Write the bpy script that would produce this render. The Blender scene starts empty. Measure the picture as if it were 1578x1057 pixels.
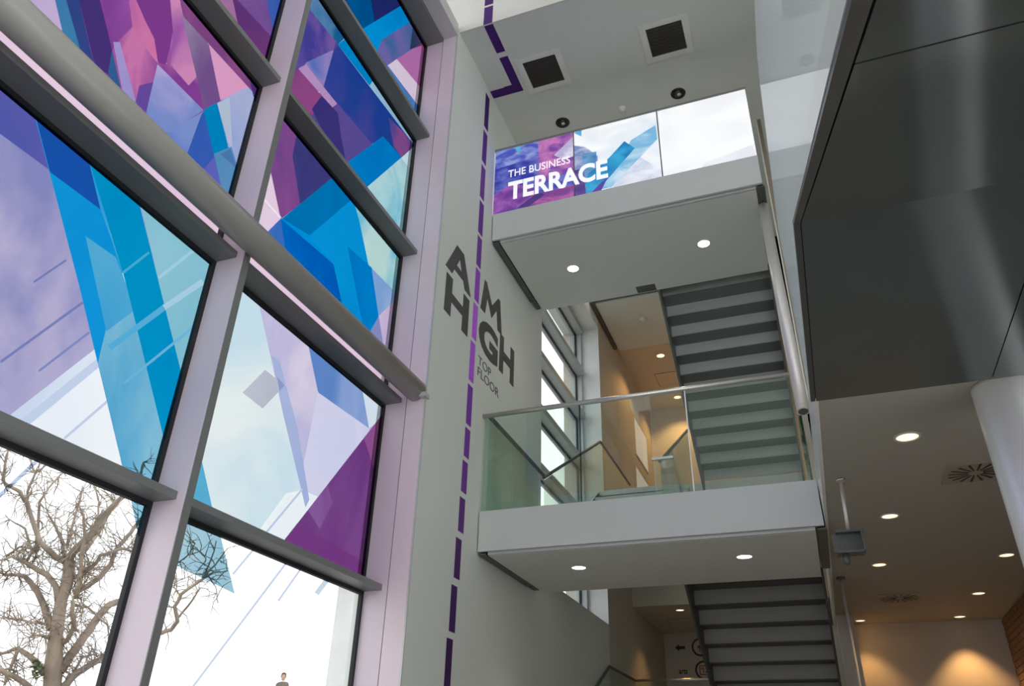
import bpy, math, random
from mathutils import Vector, Matrix

random.seed(7)
C = bpy.context.scene.collection
SC = bpy.context.scene

# ------------------------------------------------------------------ camera
FPX, CX, CY = 1189.658, 789.0, 528.5          # focal length and centre in pixels of a 1578 x 1057 frame
YAW, PITCH, ROLL = -0.37449006, 0.52269925, 0.02763901
EYE = Vector((0.0, 0.0, 1.45))
_f = Vector((math.sin(YAW) * math.cos(PITCH), math.cos(YAW) * math.cos(PITCH), math.sin(PITCH)))
_r = Vector((math.cos(YAW), -math.sin(YAW), 0))
_u = _r.cross(_f)
RIGHT = _r * math.cos(ROLL) + _u * math.sin(ROLL)
UP = -_r * math.sin(ROLL) + _u * math.cos(ROLL)
FWD = _f
cam_data = bpy.data.cameras.new('camera')
cam_data.sensor_fit = 'HORIZONTAL'
cam_data.sensor_width = 36.0
cam_data.lens = FPX / 1578.0 * 36.0
cam_data.clip_start = 0.02
cam_data.clip_end = 400
cam = bpy.data.objects.new('camera', cam_data)
C.objects.link(cam)
m = Matrix((RIGHT, UP, -FWD)).transposed().to_4x4()
m.translation = EYE
cam.matrix_world = m
SC.camera = cam

# ------------------------------------------------------------------ sky, exposure
SKY = 1.55                                     # radiance of the white overcast sky
w = bpy.data.worlds.new('overcast_sky'); SC.world = w
w.use_nodes = True
nt = w.node_tree; nt.nodes.clear()
bg = nt.nodes.new('ShaderNodeBackground'); wo = nt.nodes.new('ShaderNodeOutputWorld')
tc = nt.nodes.new('ShaderNodeTexCoord'); nz = nt.nodes.new('ShaderNodeTexNoise'); cr = nt.nodes.new('ShaderNodeValToRGB')
nz.inputs['Scale'].default_value = 2.2; nz.inputs['Detail'].default_value = 5
cr.color_ramp.elements[0].position = 0.35; cr.color_ramp.elements[0].color = (0.90, 0.94, 1.0, 1)
cr.color_ramp.elements[1].position = 0.6; cr.color_ramp.elements[1].color = (1.0, 1.0, 1.0, 1)
nt.links.new(tc.outputs['Generated'], nz.inputs['Vector']); nt.links.new(nz.outputs['Fac'], cr.inputs['Fac'])
nt.links.new(cr.outputs['Color'], bg.inputs['Color']); bg.inputs['Strength'].default_value = SKY
nt.links.new(bg.outputs['Background'], wo.inputs['Surface'])
vs = SC.view_settings
vs.view_transform = 'Standard'; vs.look = 'None'; vs.gamma = 1.0; vs.use_curve_mapping = False
EXPO = 0.27
vs.exposure = EXPO
SC.cycles.use_denoising = True
SC.cycles.max_bounces = 10
SC.cycles.diffuse_bounces = 5
SC.cycles.transparent_max_bounces = 24
SC.cycles.sample_clamp_indirect = 6.0

# ------------------------------------------------------------------ pixel <-> place
def ray(u, v):
    return FWD + RIGHT * ((u - CX) / FPX) - UP * ((v - CY) / FPX)
def onX(u, v, X):
    r = ray(u, v); return EYE + r * ((X - EYE.x) / r.x)
def onY(u, v, Y):
    r = ray(u, v); return EYE + r * ((Y - EYE.y) / r.y)
def onZ(u, v, Z):
    r = ray(u, v); return EYE + r * ((Z - EYE.z) / r.z)
def lin(c):
    o = []
    for x in c[:3]:
        x /= 255.0
        o.append(x / 12.92 if x <= 0.04045 else ((x + 0.055) / 1.055) ** 2.4)
    return tuple(o)

# ------------------------------------------------------------------ materials
MATS = {}
def mat(name, col, rough=0.6, metal=0.0, spec=0.5, vary=0.06, nscale=3.0, bump=0.0, bscale=60.0, stretch=None, emit=None, estr=0.0):
    """Principled material, colour broken up by a little procedural noise."""
    if name in MATS: return MATS[name]
    M = bpy.data.materials.new(name); M.use_nodes = True
    nt = M.node_tree; b = nt.nodes['Principled BSDF']
    b.inputs['Roughness'].default_value = rough
    b.inputs['Metallic'].default_value = metal
    b.inputs['Specular IOR Level'].default_value = spec
    tc = nt.nodes.new('ShaderNodeTexCoord')
    mp = nt.nodes.new('ShaderNodeMapping')
    if stretch: mp.inputs['Scale'].default_value = stretch
    nt.links.new(tc.outputs['Object'], mp.inputs['Vector'])
    n = nt.nodes.new('ShaderNodeTexNoise'); n.inputs['Scale'].default_value = nscale; n.inputs['Detail'].default_value = 4
    nt.links.new(mp.outputs['Vector'], n.inputs['Vector'])
    r = nt.nodes.new('ShaderNodeValToRGB')
    r.color_ramp.elements[0].position = 0.3; r.color_ramp.elements[1].position = 0.7
    r.color_ramp.elements[0].color = tuple(max(0, c * (1 - vary)) for c in col) + (1,)
    r.color_ramp.elements[1].color = tuple(min(1, c * (1 + vary)) for c in col) + (1,)
    nt.links.new(n.outputs['Fac'], r.inputs['Fac']); nt.links.new(r.outputs['Color'], b.inputs['Base Color'])
    if bump:
        n2 = nt.nodes.new('ShaderNodeTexNoise'); n2.inputs['Scale'].default_value = bscale
        nt.links.new(mp.outputs['Vector'], n2.inputs['Vector'])
        bp = nt.nodes.new('ShaderNodeBump'); bp.inputs['Strength'].default_value = bump; bp.inputs['Distance'].default_value = 0.01
        nt.links.new(n2.outputs['Fac'], bp.inputs['Height']); nt.links.new(bp.outputs['Normal'], b.inputs['Normal'])
    if emit:
        b.inputs['Emission Color'].default_value = tuple(emit) + (1,)
        b.inputs['Emission Strength'].default_value = estr
    MATS[name] = M
    return M

def glass(name, tint=(0.97, 0.985, 0.98), ior=1.45, rough=0.0):
    """Sheet glass: see-through with Fresnel reflection, lets daylight pass."""
    if name in MATS: return MATS[name]
    M = bpy.data.materials.new(name); M.use_nodes = True
    nt = M.node_tree; nt.nodes.clear()
    out = nt.nodes.new('ShaderNodeOutputMaterial'); mx = nt.nodes.new('ShaderNodeMixShader')
    tr = nt.nodes.new('ShaderNodeBsdfTransparent'); gl = nt.nodes.new('ShaderNodeBsdfGlossy'); fr = nt.nodes.new('ShaderNodeFresnel')
    tr.inputs['Color'].default_value = tint + (1,)
    gl.inputs['Roughness'].default_value = rough; gl.inputs['Color'].default_value = (0.95, 0.98, 0.97, 1)
    fr.inputs['IOR'].default_value = ior
    geo = nt.nodes.new('ShaderNodeNewGeometry')      # Fresnel of the pane itself, the same from both sides
    dot = nt.nodes.new('ShaderNodeVectorMath'); dot.operation = 'DOT_PRODUCT'
    nt.links.new(geo.outputs['Incoming'], dot.inputs[0]); nt.links.new(geo.outputs['Normal'], dot.inputs[1])
    ab = nt.nodes.new('ShaderNodeMath'); ab.operation = 'ABSOLUTE'; nt.links.new(dot.outputs['Value'], ab.inputs[0])
    om = nt.nodes.new('ShaderNodeMath'); om.operation = 'SUBTRACT'; om.inputs[0].default_value = 1.0; nt.links.new(ab.outputs[0], om.inputs[1])
    pw = nt.nodes.new('ShaderNodeMath'); pw.operation = 'POWER'; pw.inputs[1].default_value = 5.0; nt.links.new(om.outputs[0], pw.inputs[0])
    f0 = ((ior - 1) / (ior + 1)) ** 2
    ma = nt.nodes.new('ShaderNodeMath'); ma.operation = 'MULTIPLY_ADD'; ma.inputs[1].default_value = 1 - f0; ma.inputs[2].default_value = f0
    nt.links.new(pw.outputs[0], ma.inputs[0])
    nt.links.new(ma.outputs[0], mx.inputs[0])
    nt.nodes.remove(fr)
    nt.links.new(tr.outputs[0], mx.inputs[1]); nt.links.new(gl.outputs[0], mx.inputs[2])
    nt.links.new(mx.outputs[0], out.inputs[0])
    MATS[name] = M
    return M

def film(name, c1, c2=None, scale=1.6, lo=0.42, hi=0.6, vstretch=0.55, cov=0.9):
    """Coloured window vinyl with a printed cloud pattern: a colour filter over the daylight behind it."""
    c2 = c2 or c1
    M = bpy.data.materials.new(name); M.use_nodes = True
    nt = M.node_tree; nt.nodes.clear()
    out = nt.nodes.new('ShaderNodeOutputMaterial'); tr = nt.nodes.new('ShaderNodeBsdfTransparent')
    tc = nt.nodes.new('ShaderNodeTexCoord'); mp = nt.nodes.new('ShaderNodeMapping')
    mp.inputs['Location'].default_value = (random.uniform(-9, 9), random.uniform(-9, 9), random.uniform(-9, 9))
    mp.inputs['Scale'].default_value = (1, 1, vstretch)
    n = nt.nodes.new('ShaderNodeTexNoise'); n.inputs['Scale'].default_value = scale; n.inputs['Detail'].default_value = 5; n.inputs['Distortion'].default_value = 0.6
    r = nt.nodes.new('ShaderNodeValToRGB')
    r.color_ramp.elements[0].position = lo; r.color_ramp.elements[1].position = hi
    g = 0.955 * SKY * 2 ** EXPO
    r.color_ramp.elements[0].color = tuple(min(1, x / g) for x in lin(c1)) + (1,)
    r.color_ramp.elements[1].color = tuple(min(1, x / g) for x in lin(c2)) + (1,)
    nt.links.new(tc.outputs['Object'], mp.inputs['Vector']); nt.links.new(mp.outputs['Vector'], n.inputs['Vector'])
    nt.links.new(n.outputs['Fac'], r.inputs['Fac']); nt.links.new(r.outputs['Color'], tr.inputs['Color'])
    nt.links.new(tr.outputs[0], out.inputs[0])
    return M

PLASTER = mat('white_plaster', (0.785, 0.815, 0.765), 0.75, vary=0.025, nscale=0.8, bump=0.03, bscale=140)
SOFFIT = mat('painted_soffit', (0.72, 0.745, 0.70), 0.7, vary=0.02, nscale=0.7)
FASCIA = mat('grey_metal_fascia', (0.62, 0.64, 0.625), 0.42, spec=0.4, vary=0.02, nscale=1.2)
ALU = mat('silver_aluminium', (0.62, 0.61, 0.61), 0.4, metal=0.2, vary=0.03, nscale=2)
LILAC = mat('pale_lilac_coating', (0.78, 0.655, 0.745), 0.42, spec=0.4, vary=0.02, nscale=2)
ALU_D = mat('grey_aluminium', (0.225, 0.235, 0.23), 0.42, metal=0.2, vary=0.04, nscale=2)
GASKET = mat('black_rubber', (0.012, 0.013, 0.015), 0.6, vary=0.2, nscale=8)
STEEL = mat('brushed_steel', (0.78, 0.75, 0.72), 0.3, metal=1.0, vary=0.08, nscale=6, stretch=(14, 14, 1.2))
SATIN = mat('satin_steel', (0.84, 0.80, 0.77), 0.42, metal=0.55, vary=0.06, nscale=6, stretch=(14, 14, 1.2))
STEEL_D = mat('dark_steel', (0.115, 0.125, 0.12), 0.45, metal=0.3, vary=0.1, nscale=3)
TREAD_SHADE = mat('dark_tread_plate', (0.18, 0.195, 0.19), 0.5, vary=0.06, nscale=2)  # shade under the treads put into a darker copy of the steel
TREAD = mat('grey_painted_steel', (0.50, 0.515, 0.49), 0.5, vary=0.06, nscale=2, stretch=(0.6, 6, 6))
DARKP = mat('dark_metal_panel', (0.08, 0.10, 0.097), 0.13, metal=0.2, spec=0.6, vary=0.1, nscale=1.3)
DARKT = mat('dark_metal_trim', (0.075, 0.08, 0.08), 0.35, metal=0.2, vary=0.08, nscale=3)
TUBE = mat('stone_grey_tube', (0.45, 0.435, 0.405), 0.36, metal=0.2, vary=0.05, nscale=1.5)
FLOOR_M = mat('pale_floor_tile', (0.44, 0.435, 0.41), 0.35, vary=0.12, nscale=1.2)
BLACK = mat('black_plastic', (0.015, 0.015, 0.016), 0.25, vary=0.2, nscale=10)
LETTER = mat('charcoal_vinyl', (0.085, 0.08, 0.085), 0.5, vary=0.08, nscale=4)
PLASTER_W = mat('beige_plaster', (0.66, 0.60, 0.52), 0.75, vary=0.03, nscale=0.9)
GLASS_W = glass('window_glass')
GLASS_B = glass('balustrade_glass', (0.90, 0.955, 0.925))
GLASS_E = glass('glass_edge', (0.25, 0.45, 0.40), 1.5)
GLASS_V = glass('pale_side_glass', (0.86, 0.92, 0.90))
_nt = GLASS_V.node_tree; _o = [n for n in _nt.nodes if n.type == 'OUTPUT_MATERIAL'][0]; _src = _o.inputs[0].links[0].from_socket
_mx = _nt.nodes.new('ShaderNodeMixShader'); _df = _nt.nodes.new('ShaderNodeBsdfDiffuse'); _df.inputs['Color'].default_value = (0.88, 0.99, 0.92, 1)
_mx.inputs[0].default_value = 0.6; _nt.links.new(_src, _mx.inputs[1]); _nt.links.new(_df.outputs[0], _mx.inputs[2]); _nt.links.new(_mx.outputs[0], _o.inputs[0])  # diffuse veil mixed in, imitating the bright haze mirrored in this glass
LAMP = mat('lit_lamp_glass', (0.9, 0.88, 0.8), 0.5, emit=(1.0, 0.93, 0.82), estr=7.0)
LAMP_W = mat('warm_lamp_glass', (0.9, 0.8, 0.6), 0.5, emit=(1.0, 0.76, 0.46), estr=1.5)

# ------------------------------------------------------------------ objects
ORG = {}
def tag(o, label=None, cat=None, group=None, kind=None):
    if label: o['label'] = label
    if cat: o['category'] = cat
    if group: o['group'] = group
    if kind: o['kind'] = kind
    return o
def thing(name, loc, label, cat, group=None, kind=None):
    o = bpy.data.objects.new(name, None); o.empty_display_size = 0.1
    C.objects.link(o); o.location = loc; ORG[o] = Vector(loc)
    return tag(o, label, cat, group, kind)

class MB:
    """Collects faces, then links them as ONE mesh object."""
    def __init__(s): s.v = []; s.f = []; s.smooth = []
    def add(s, vs, fs, smooth=False):
        k = len(s.v); s.v += [Vector(p) for p in vs]
        for f in fs: s.f.append([i + k for i in f]); s.smooth.append(smooth)
        return s
    def box(s, a, b, bev=0.0):
        x0, x1 = sorted((a[0], b[0])); y0, y1 = sorted((a[1], b[1])); z0, z1 = sorted((a[2], b[2]))
        vs = [(x0, y0, z0), (x1, y0, z0), (x1, y1, z0), (x0, y1, z0), (x0, y0, z1), (x1, y0, z1), (x1, y1, z1), (x0, y1, z1)]
        return s.add(vs, [(0, 3, 2, 1), (4, 5, 6, 7), (0, 1, 5, 4), (1, 2, 6, 5), (2, 3, 7, 6), (3, 0, 4, 7)])
    def prism(s, pts, axis, a, b):
        """Extrude a 2D outline: axis 'X' takes (y,z), 'Y' takes (x,z), 'Z' takes (x,y)."""
        def P(p, t): return {'X': (t, p[0], p[1]), 'Y': (p[0], t, p[1]), 'Z': (p[0], p[1], t)}[axis]
        n = len(pts); vs = [P(p, a) for p in pts] + [P(p, b) for p in pts]
        area = sum(pts[i][0] * pts[(i + 1) % n][1] - pts[(i + 1) % n][0] * pts[i][1] for i in range(n))
        flip = (area > 0) ^ (b > a) ^ (axis == 'Y')
        fs = [list(range(n)), list(range(2 * n - 1, n - 1, -1))] + [(i, i + n, (i + 1) % n + n, (i + 1) % n) for i in range(n)]
        if not flip: fs = [list(reversed(f)) for f in fs]
        fs = [list(reversed(f)) for f in fs]
        return s.add(vs, fs)
    def tube(s, path, rad, seg=14, caps=True, smooth=True):
        path = [Vector(p) for p in path]; n = len(path)
        if not isinstance(rad, (list, tuple)): rad = [rad] * n
        k0 = len(s.v); ref = None; vs = []
        for i, p in enumerate(path):
            d = (path[min(i + 1, n - 1)] - path[max(i - 1, 0)]).normalized()
            if ref is None:
                ref = d.orthogonal().normalized()
            ref = (ref - d * ref.dot(d)).normalized(); b = d.cross(ref)
            for j in range(seg):
                a = 2 * math.pi * j / seg
                vs.append(p + (ref * math.cos(a) + b * math.sin(a)) * rad[i])
        fs = []
        for i in range(n - 1):
            for j in range(seg):
                j2 = (j + 1) % seg
                fs.append((i * seg + j, i * seg + j2, (i + 1) * seg + j2, (i + 1) * seg + j))
        s.add(vs, fs, smooth)
        if caps:
            s.f.append([k0 + j for j in reversed(range(seg))]); s.smooth.append(False)
            s.f.append([k0 + (n - 1) * seg + j for j in range(seg)]); s.smooth.append(False)
        return s
    def lathe(s, prof, c, seg=28, smooth=True):
        """Turn an (r, z) profile round the vertical axis through c."""
        vs = []; n = len(prof)
        for r, z in prof:
            for j in range(seg):
                a = 2 * math.pi * j / seg
                vs.append((c[0] + r * math.cos(a), c[1] + r * math.sin(a), c[2] + z))
        fs = []
        for i in range(n - 1):
            for j in range(seg):
                j2 = (j + 1) % seg
                fs.append((i * seg + j, i * seg + j2, (i + 1) * seg + j2, (i + 1) * seg + j))
        return s.add(vs, fs, smooth)
    def disc(s, c, r, seg=28, up=False):
        vs = [(c[0] + r * math.cos(2 * math.pi * j / seg), c[1] + r * math.sin(2 * math.pi * j / seg), c[2]) for j in range(seg)]
        f = list(range(seg))
        return s.add(vs, [f if up else list(reversed(f))])
    def build(s, name, m, parent=None, label=None, cat=None, group=None, kind=None, bev=0.0):
        xs = [v.x for v in s.v]; ys = [v.y for v in s.v]; zs = [v.z for v in s.v]
        og = Vector(((min(xs) + max(xs)) / 2, (min(ys) + max(ys)) / 2, min(zs)))
        me = bpy.data.meshes.new(name)
        me.from_pydata([v - og for v in s.v], [], s.f); me.update()
        for p, sm in zip(me.polygons, s.smooth): p.use_smooth = sm
        me.materials.append(m)
        o = bpy.data.objects.new(name, me); C.objects.link(o); ORG[o] = og
        if parent:
            o.parent = parent; o.location = og - ORG[parent]
        else: o.location = og
        if bev:
            md = o.modifiers.new('bevel', 'BEVEL'); md.width = bev; md.segments = 2; md.limit_method = 'ANGLE'
        return tag(o, label, cat, group, kind)

def struct(name, mb, m, label, cat, parent=None): return mb.build(name, m, parent, label, cat, None, 'structure')

# ------------------------------------------------------------------ main measures (metres)
WX = -3.06          # face of the left wall
GX = -3.48          # glass plane
Y0, Y1 = 5.67, 8.93 # solid part of the left wall
YF = 6.98           # front of both landings
Z1, Z2 = 3.83, 7.66 # top of the lower and of the upper landing

# ================================================================== THE SETTING
struct('floor', MB().box((-3.6, -7, -0.15), (5.5, 18, 0)), FLOOR_M, 'grey tiled floor of the atrium', 'floor')
wl = MB()
wl.box((-3.56, Y0, 0), (WX, Y1, 9.6))
wl.box((-3.75, Y1, 0), (WX, 12.2, 3.67))              # below the stair window
wl.box((-3.75, Y1, 9.0), (WX, 12.2, 9.6))
struct('wall_left', wl, PLASTER, 'white plaster wall beside the coloured window, carrying the lettering', 'wall')
struct('wall_deep', MB().box((-3.75, 12.205, 0), (WX, 17.4, 9.6)), mat('tan_plaster', (0.58, 0.535, 0.46), 0.75, vary=0.03, nscale=0.9), 'tan wall beyond the stair window', 'wall')
struct('wall_upper', MB().box((-3.75, 5.70, 9.6), (5.5, 5.718, 13.2)), mat('cream_plaster', (0.64, 0.625, 0.59), 0.75, vary=0.02), 'white wall above the top floor ceiling', 'wall')
struct('ceiling_upper', MB().box((-3.06, 5.72, 9.6), (5.5, 11.2, 9.75)), mat('terrace_ceiling_paint', (0.60, 0.62, 0.575), 0.75, vary=0.02), 'grey ceiling over the terrace balcony', 'ceiling')
struct('ceiling_stair', MB().box((WX, 13.5, 9.42), (0.4, 17.4, 9.6)), PLASTER_W, 'warm lit ceiling deep behind the upper stair flight', 'ceiling')
struct('wall_stair', MB().box((WX, 17.0, 4.45), (0.4, 17.3, 9.6)), PLASTER_W, 'warm lit end wall deep behind the upper stair flight', 'wall')
bl = MB(); bl.box((WX, 13.97, 4.274), (0.19, 17.0, 4.45)); bl.box((WX, 13.97, 4.45), (0.19, 14.1, 5.2))
struct('ceiling_lobby', bl, PLASTER_W, 'low lobby ceiling and pale downstand seen below the lower landing', 'ceiling')
struct('wall_lobby', MB().box((WX, 16.74, 0), (0.19, 17.0, 4.274)), PLASTER_W, 'lobby end wall with round signs', 'wall')
cr_ = MB(); cr_.box((0.195, 4.33, 3.49), (5.5, 12.2, Z1))
struct('ceiling_right', cr_, mat('ceiling_paint', (0.43, 0.405, 0.345), 0.75, vary=0.02), 'low ceiling with downlights right of the stair', 'ceiling')  # low light under the slab is put into this darker, warmer colour
struct('trim_1', MB().box((0.17, 4.33, 3.485), (0.195, 12.0, Z1 + 0.12)), mat('white_gloss_trim', (0.88, 0.90, 0.88), 0.2, spec=0.9, vary=0.02), 'white edge board of the first floor slab', 'trim')
struct('wall_back', MB().box((0.1, 11.95, 0), (2.45, 12.15, 3.49)), PLASTER_W, 'beige wall washed by warm downlights, lower right', 'wall')
struct('wall_far', MB().box((0.3, 11.2, Z1), (5.5, 11.4, 9.6)), PLASTER, 'white wall behind the stair on the first floor', 'wall')
struct('wall_stairside', MB().box((0.2, 11.2, 0), (0.4, 17.3, 9.6)), PLASTER_W, 'beige wall on the right side of the deep stairwell', 'wall')
struct('ceiling_stairwell', MB().box((-0.2, 11.2, 9.42), (0.4, 13.5, 9.6)), PLASTER_W, 'ceiling strip above the upper flight', 'ceiling')
struct('wall_side', MB().box((3.6, -1.0, Z1), (3.8, 11.2, 13.2)), PLASTER, 'white atrium wall above the dark staircase', 'wall')

struct('wall_rear', MB().box((-3.75, -7.2, 5.5), (5.5, -7.0, 13.2)), PLASTER, 'white wall above the entrance behind the viewer', 'wall')  # added out of view to cut daylight on the upper walls
struct('roof', MB().box((-3.75, -7, 13.2), (5.5, 5.95, 13.4)), PLASTER, 'white roof over the atrium', 'roof')  # solid lid added out of view to darken the interior
# brick wall, brick by brick
BR = mat('brown_brick', (0.23, 0.125, 0.07), 0.8, vary=0.3, nscale=5, bump=0.3, bscale=40)
MORTAR = mat('brick_mortar', (0.30, 0.25, 0.19), 0.9, vary=0.1)
wr = struct('wall_right', MB().box((2.205, 4.6, 0), (2.45, 11.95, 3.49)), MORTAR, 'brown brick wall at the lower right edge', 'wall')
b0 = MB().box((2.185, -0.106, 0), (2.212, 0.106, 0.064))
me0 = None; nb = 0
for row in range(24):
    z = 1.70 + row * 0.0742
    for k in range(12):
        y = 9.35 + k * 0.224 + (0.112 if row % 2 else 0)
        if nb >= 290: continue
        if y + 0.106 > 11.95:
            if row % 2 and y - 0.106 < 11.85:
                MB().box((2.186, y - 0.106, z), (2.212, 11.945, z + 0.064)).build('brick', BR, wr); nb += 1
            continue
        if me0 is None:
            o = MB().box((2.185, y - 0.106, z), (2.212, y + 0.106, z + 0.064)).build('brick', BR, wr); me0 = o.data
        else:
            o = bpy.data.objects.new('brick', me0); C.objects.link(o); o.parent = wr
            o.location = Vector((2.1985 + random.uniform(-.002, .002), y, z)) - ORG[wr]
        nb += 1

# column
col = thing('column', (1.185, 4.62, 0), 'round white column at the right edge, rising to the low ceiling', 'column')
WHITEC = mat('satin_column_cladding', (0.95, 0.96, 0.96), 0.35, metal=0.35, vary=0.02)
MB().lathe([(0.172, 0.12), (0.172, 3.46)], (1.185, 4.62, 0), 40).build('shaft', WHITEC, col)
MB().lathe([(0.0, 0), (0.19, 0), (0.19, 0.11), (0.172, 0.12)], (1.185, 4.62, 0), 40).build('base', STEEL, col)
MB().lathe([(0.172, 3.46), (0.1725, 3.465), (0.1725, 3.488), (0.0, 3.488)], (1.185, 4.62, 0), 40).build('collar', WHITEC, col)

# ================================================================== CURTAIN WALL (window_1)
w1 = thing('window_1', (GX, 2.0, 0), 'tall gridded window wall covered in blue, purple and pink film', 'window', kind='structure')
MULL = [(-4.03, -3.97), (-1.58, -1.52), (0.87, 0.93), (3.276, 3.336)]
ROWS = [0.12, 2.82, 4.51, 6.21, 7.86, 9.46]
XF, XT = -3.245, -3.304          # inner face of mullions, of transoms
TH = 0.048
for a, b in MULL:
    MB().box((-3.52, a, 0), (XF, b, 9.9)).build('mullion', LILAC, w1, bev=0.002)
    MB().box((XF, a + 0.002, 0), (XF + 0.006, b - 0.001, 9.9)).build('cover_cap', ALU_D, w1)
MB().box((-3.52, Y0 - 0.012, 0), (-3.256, Y0 - 0.002, 9.9)).build('jamb', LILAC, w1)
pinkm = mat('pale_pink_coating', (0.84, 0.695, 0.76), 0.45, spec=0.4, vary=0.02)
MB().box((-3.25, Y0 - 0.010, 0), (WX - 0.012, Y0 - 0.002, 9.62)).build('reveal_panel', pinkm, w1)
MB().box((-3.256, Y0 - 0.006, 0), (-3.25, Y0 - 0.002, 9.62)).build('reveal_joint', GASKET, w1)
MB().box((WX - 0.012, Y0 - 0.012, 0), (WX + 0.003, Y0 - 0.0005, 9.6)).build('corner_bead', ALU, w1)
BAYS = [(0, 0), (0.93, 3.276), (3.336, Y0 - 0.012)]
for z in ROWS[1:-1]:
    for a, b in BAYS[1:]:
        MB().box((-3.52, a, z), (XT, b, z + TH)).build('transom', ALU_D, w1, bev=0.003)
for a, b in BAYS[1:]:
    MB().box((-3.52, a, 9.46), (-3.255, b, 9.62)).build('head', ALU_D, w1)
    MB().box((-3.25, a, 9.50), (WX, b, 9.70)).build('head_panel', ALU, w1)
    MB().box((-3.52, a, 0.0), (XT, b, 0.12)).build('sill', ALU_D, w1)
# black gaskets framing every pane
GW = 0.03
PANES = {}
for bi, (a, b) in enumerate(BAYS[1:]):
    for ri in range(5):
        z0 = ROWS[ri] + (TH if ri else 0); z1 = ROWS[ri + 1]
        g = MB()
        for (p, q) in (((a, z0), (b, z0 + GW)), ((a, z1 - GW), (b, z1)), ((a, z0 + GW), (a + GW, z1 - GW)), ((b - GW, z0 + GW), (b, z1 - GW))):
            g.box((GX - 0.02, p[0], p[1]), (GX + 0.012, q[0], q[1]))
        g.build('gasket', GASKET, w1)
        pn = MB().box((GX - 0.012, a + 0.01, z0 + 0.01), (GX - 0.002, b - 0.01, z1 - 0.01)).build('pane', GLASS_W, w1)
        PANES[('LR'[bi], ri + 1)] = (pn, a + GW * 0.5, b - GW * 0.5, z0 + GW * 0.5, z1 - GW * 0.5)

# unseen bays further left; their pink film is added to tint the light
PINKF = film('window_film_pink', (240, 214, 232), (226, 196, 224), 0.7)
for a, b in ((-3.97, -1.58), (-1.52, 0.87)):
    for z in ROWS[:-1]: MB().box((-3.52, a, z), (XT, b, z + TH)).build('transom', ALU_D, w1)
    for ri in range(5):
        z0 = ROWS[ri] + TH; z1 = ROWS[ri + 1]
        pn = MB().box((GX - 0.012, a + 0.01, z0 + 0.01), (GX - 0.002, b - 0.01, z1 - 0.01)).build('pane', GLASS_W, w1)
        MB().add([(GX + 0.004, a, z0), (GX + 0.004, b, z0), (GX + 0.004, b, z1), (GX + 0.004, a, z1)], [(0, 1, 2, 3)]).build('film', PINKF, pn)
# ---- vinyl film: outlines in photograph pixels dropped onto the glass plane, later ones on top
def halfplane_split(poly, p, q):
    """Split a convex polygon by the line p->q: (left part, right part)."""
    L, R = [], []
    n = len(poly)
    def sd(a): return (q[0] - p[0]) * (a[1] - p[1]) - (q[1] - p[1]) * (a[0] - p[0])
    for i in range(n):
        a, b = poly[i], poly[(i + 1) % n]; sa, sb = sd(a), sd(b)
        if sa >= -1e-9: L.append(a)
        if sa <= 1e-9: R.append(a)
        if (sa > 1e-9 and sb < -1e-9) or (sa < -1e-9 and sb > 1e-9):
            t = sa / (sa - sb); c = (a[0] + t * (b[0] - a[0]), a[1] + t * (b[1] - a[1])); L.append(c); R.append(c)
    return L, R
def area2(p): return sum(p[i][0] * p[(i + 1) % len(p)][1] - p[(i + 1) % len(p)][0] * p[i][1] for i in range(len(p)))
def ccw(p): return p if area2(p) > 0 else p[::-1]
def clip(poly, c):
    for i in range(len(c)):
        poly = halfplane_split(poly, c[i], c[(i + 1) % len(c)])[0]
        if len(poly) < 3: return []
    return poly if abs(area2(poly)) > 2e-5 else []
def subtract(poly, c):
    out = []
    for i in range(len(c)):
        poly, o = halfplane_split(poly, c[i], c[(i + 1) % len(c)])
        if len(o) >= 3 and abs(area2(o)) > 2e-5: out.append(o)
        if len(poly) < 3: break
    return out
def tri_fan(pts):
    """Ear clipping of a simple polygon into triangles."""
    pts = ccw(list(pts)); idx = list(range(len(pts))); out = []
    def cr(a, b, c): return (b[0] - a[0]) * (c[1] - a[1]) - (b[1] - a[1]) * (c[0] - a[0])
    guard = 0
    while len(idx) > 3 and guard < 200:
        guard += 1
        for k in range(len(idx)):
            i, j, l = idx[k - 1], idx[k], idx[(k + 1) % len(idx)]
            A, B, D = pts[i], pts[j], pts[l]
            if cr(A, B, D) <= 1e-12: continue
            if any(cr(A, B, pts[q]) >= 0 and cr(B, D, pts[q]) >= 0 and cr(D, A, pts[q]) >= 0 for q in idx if q not in (i, j, l)): continue
            out.append([A, B, D]); idx.pop(k); break
    out.append([pts[i] for i in idx])
    return out
def layers(shapes, frame):
    """Painter's order -> disjoint convex pieces for each shape."""
    done = []
    for s in shapes:
        tris = [clip(t, frame) for t in tri_fan(s)]
        tris = [ccw(t) for t in tris if t]
        for t in tris:
            for k in range(len(done)):
                done[k] = [p for q in done[k] for p in (subtract(q, t) if clip(q, t) else [q])]
        done.append(tris)
    return done
def strip(p, q, wpx):
    d = Vector((q[0] - p[0], q[1] - p[1])).normalized(); n = Vector((-d.y, d.x)) * wpx / 2
    return [(p[0] + n.x, p[1] + n.y), (q[0] + n.x, q[1] + n.y), (q[0] - n.x, q[1] - n.y), (p[0] - n.x, p[1] - n.y)]
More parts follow.
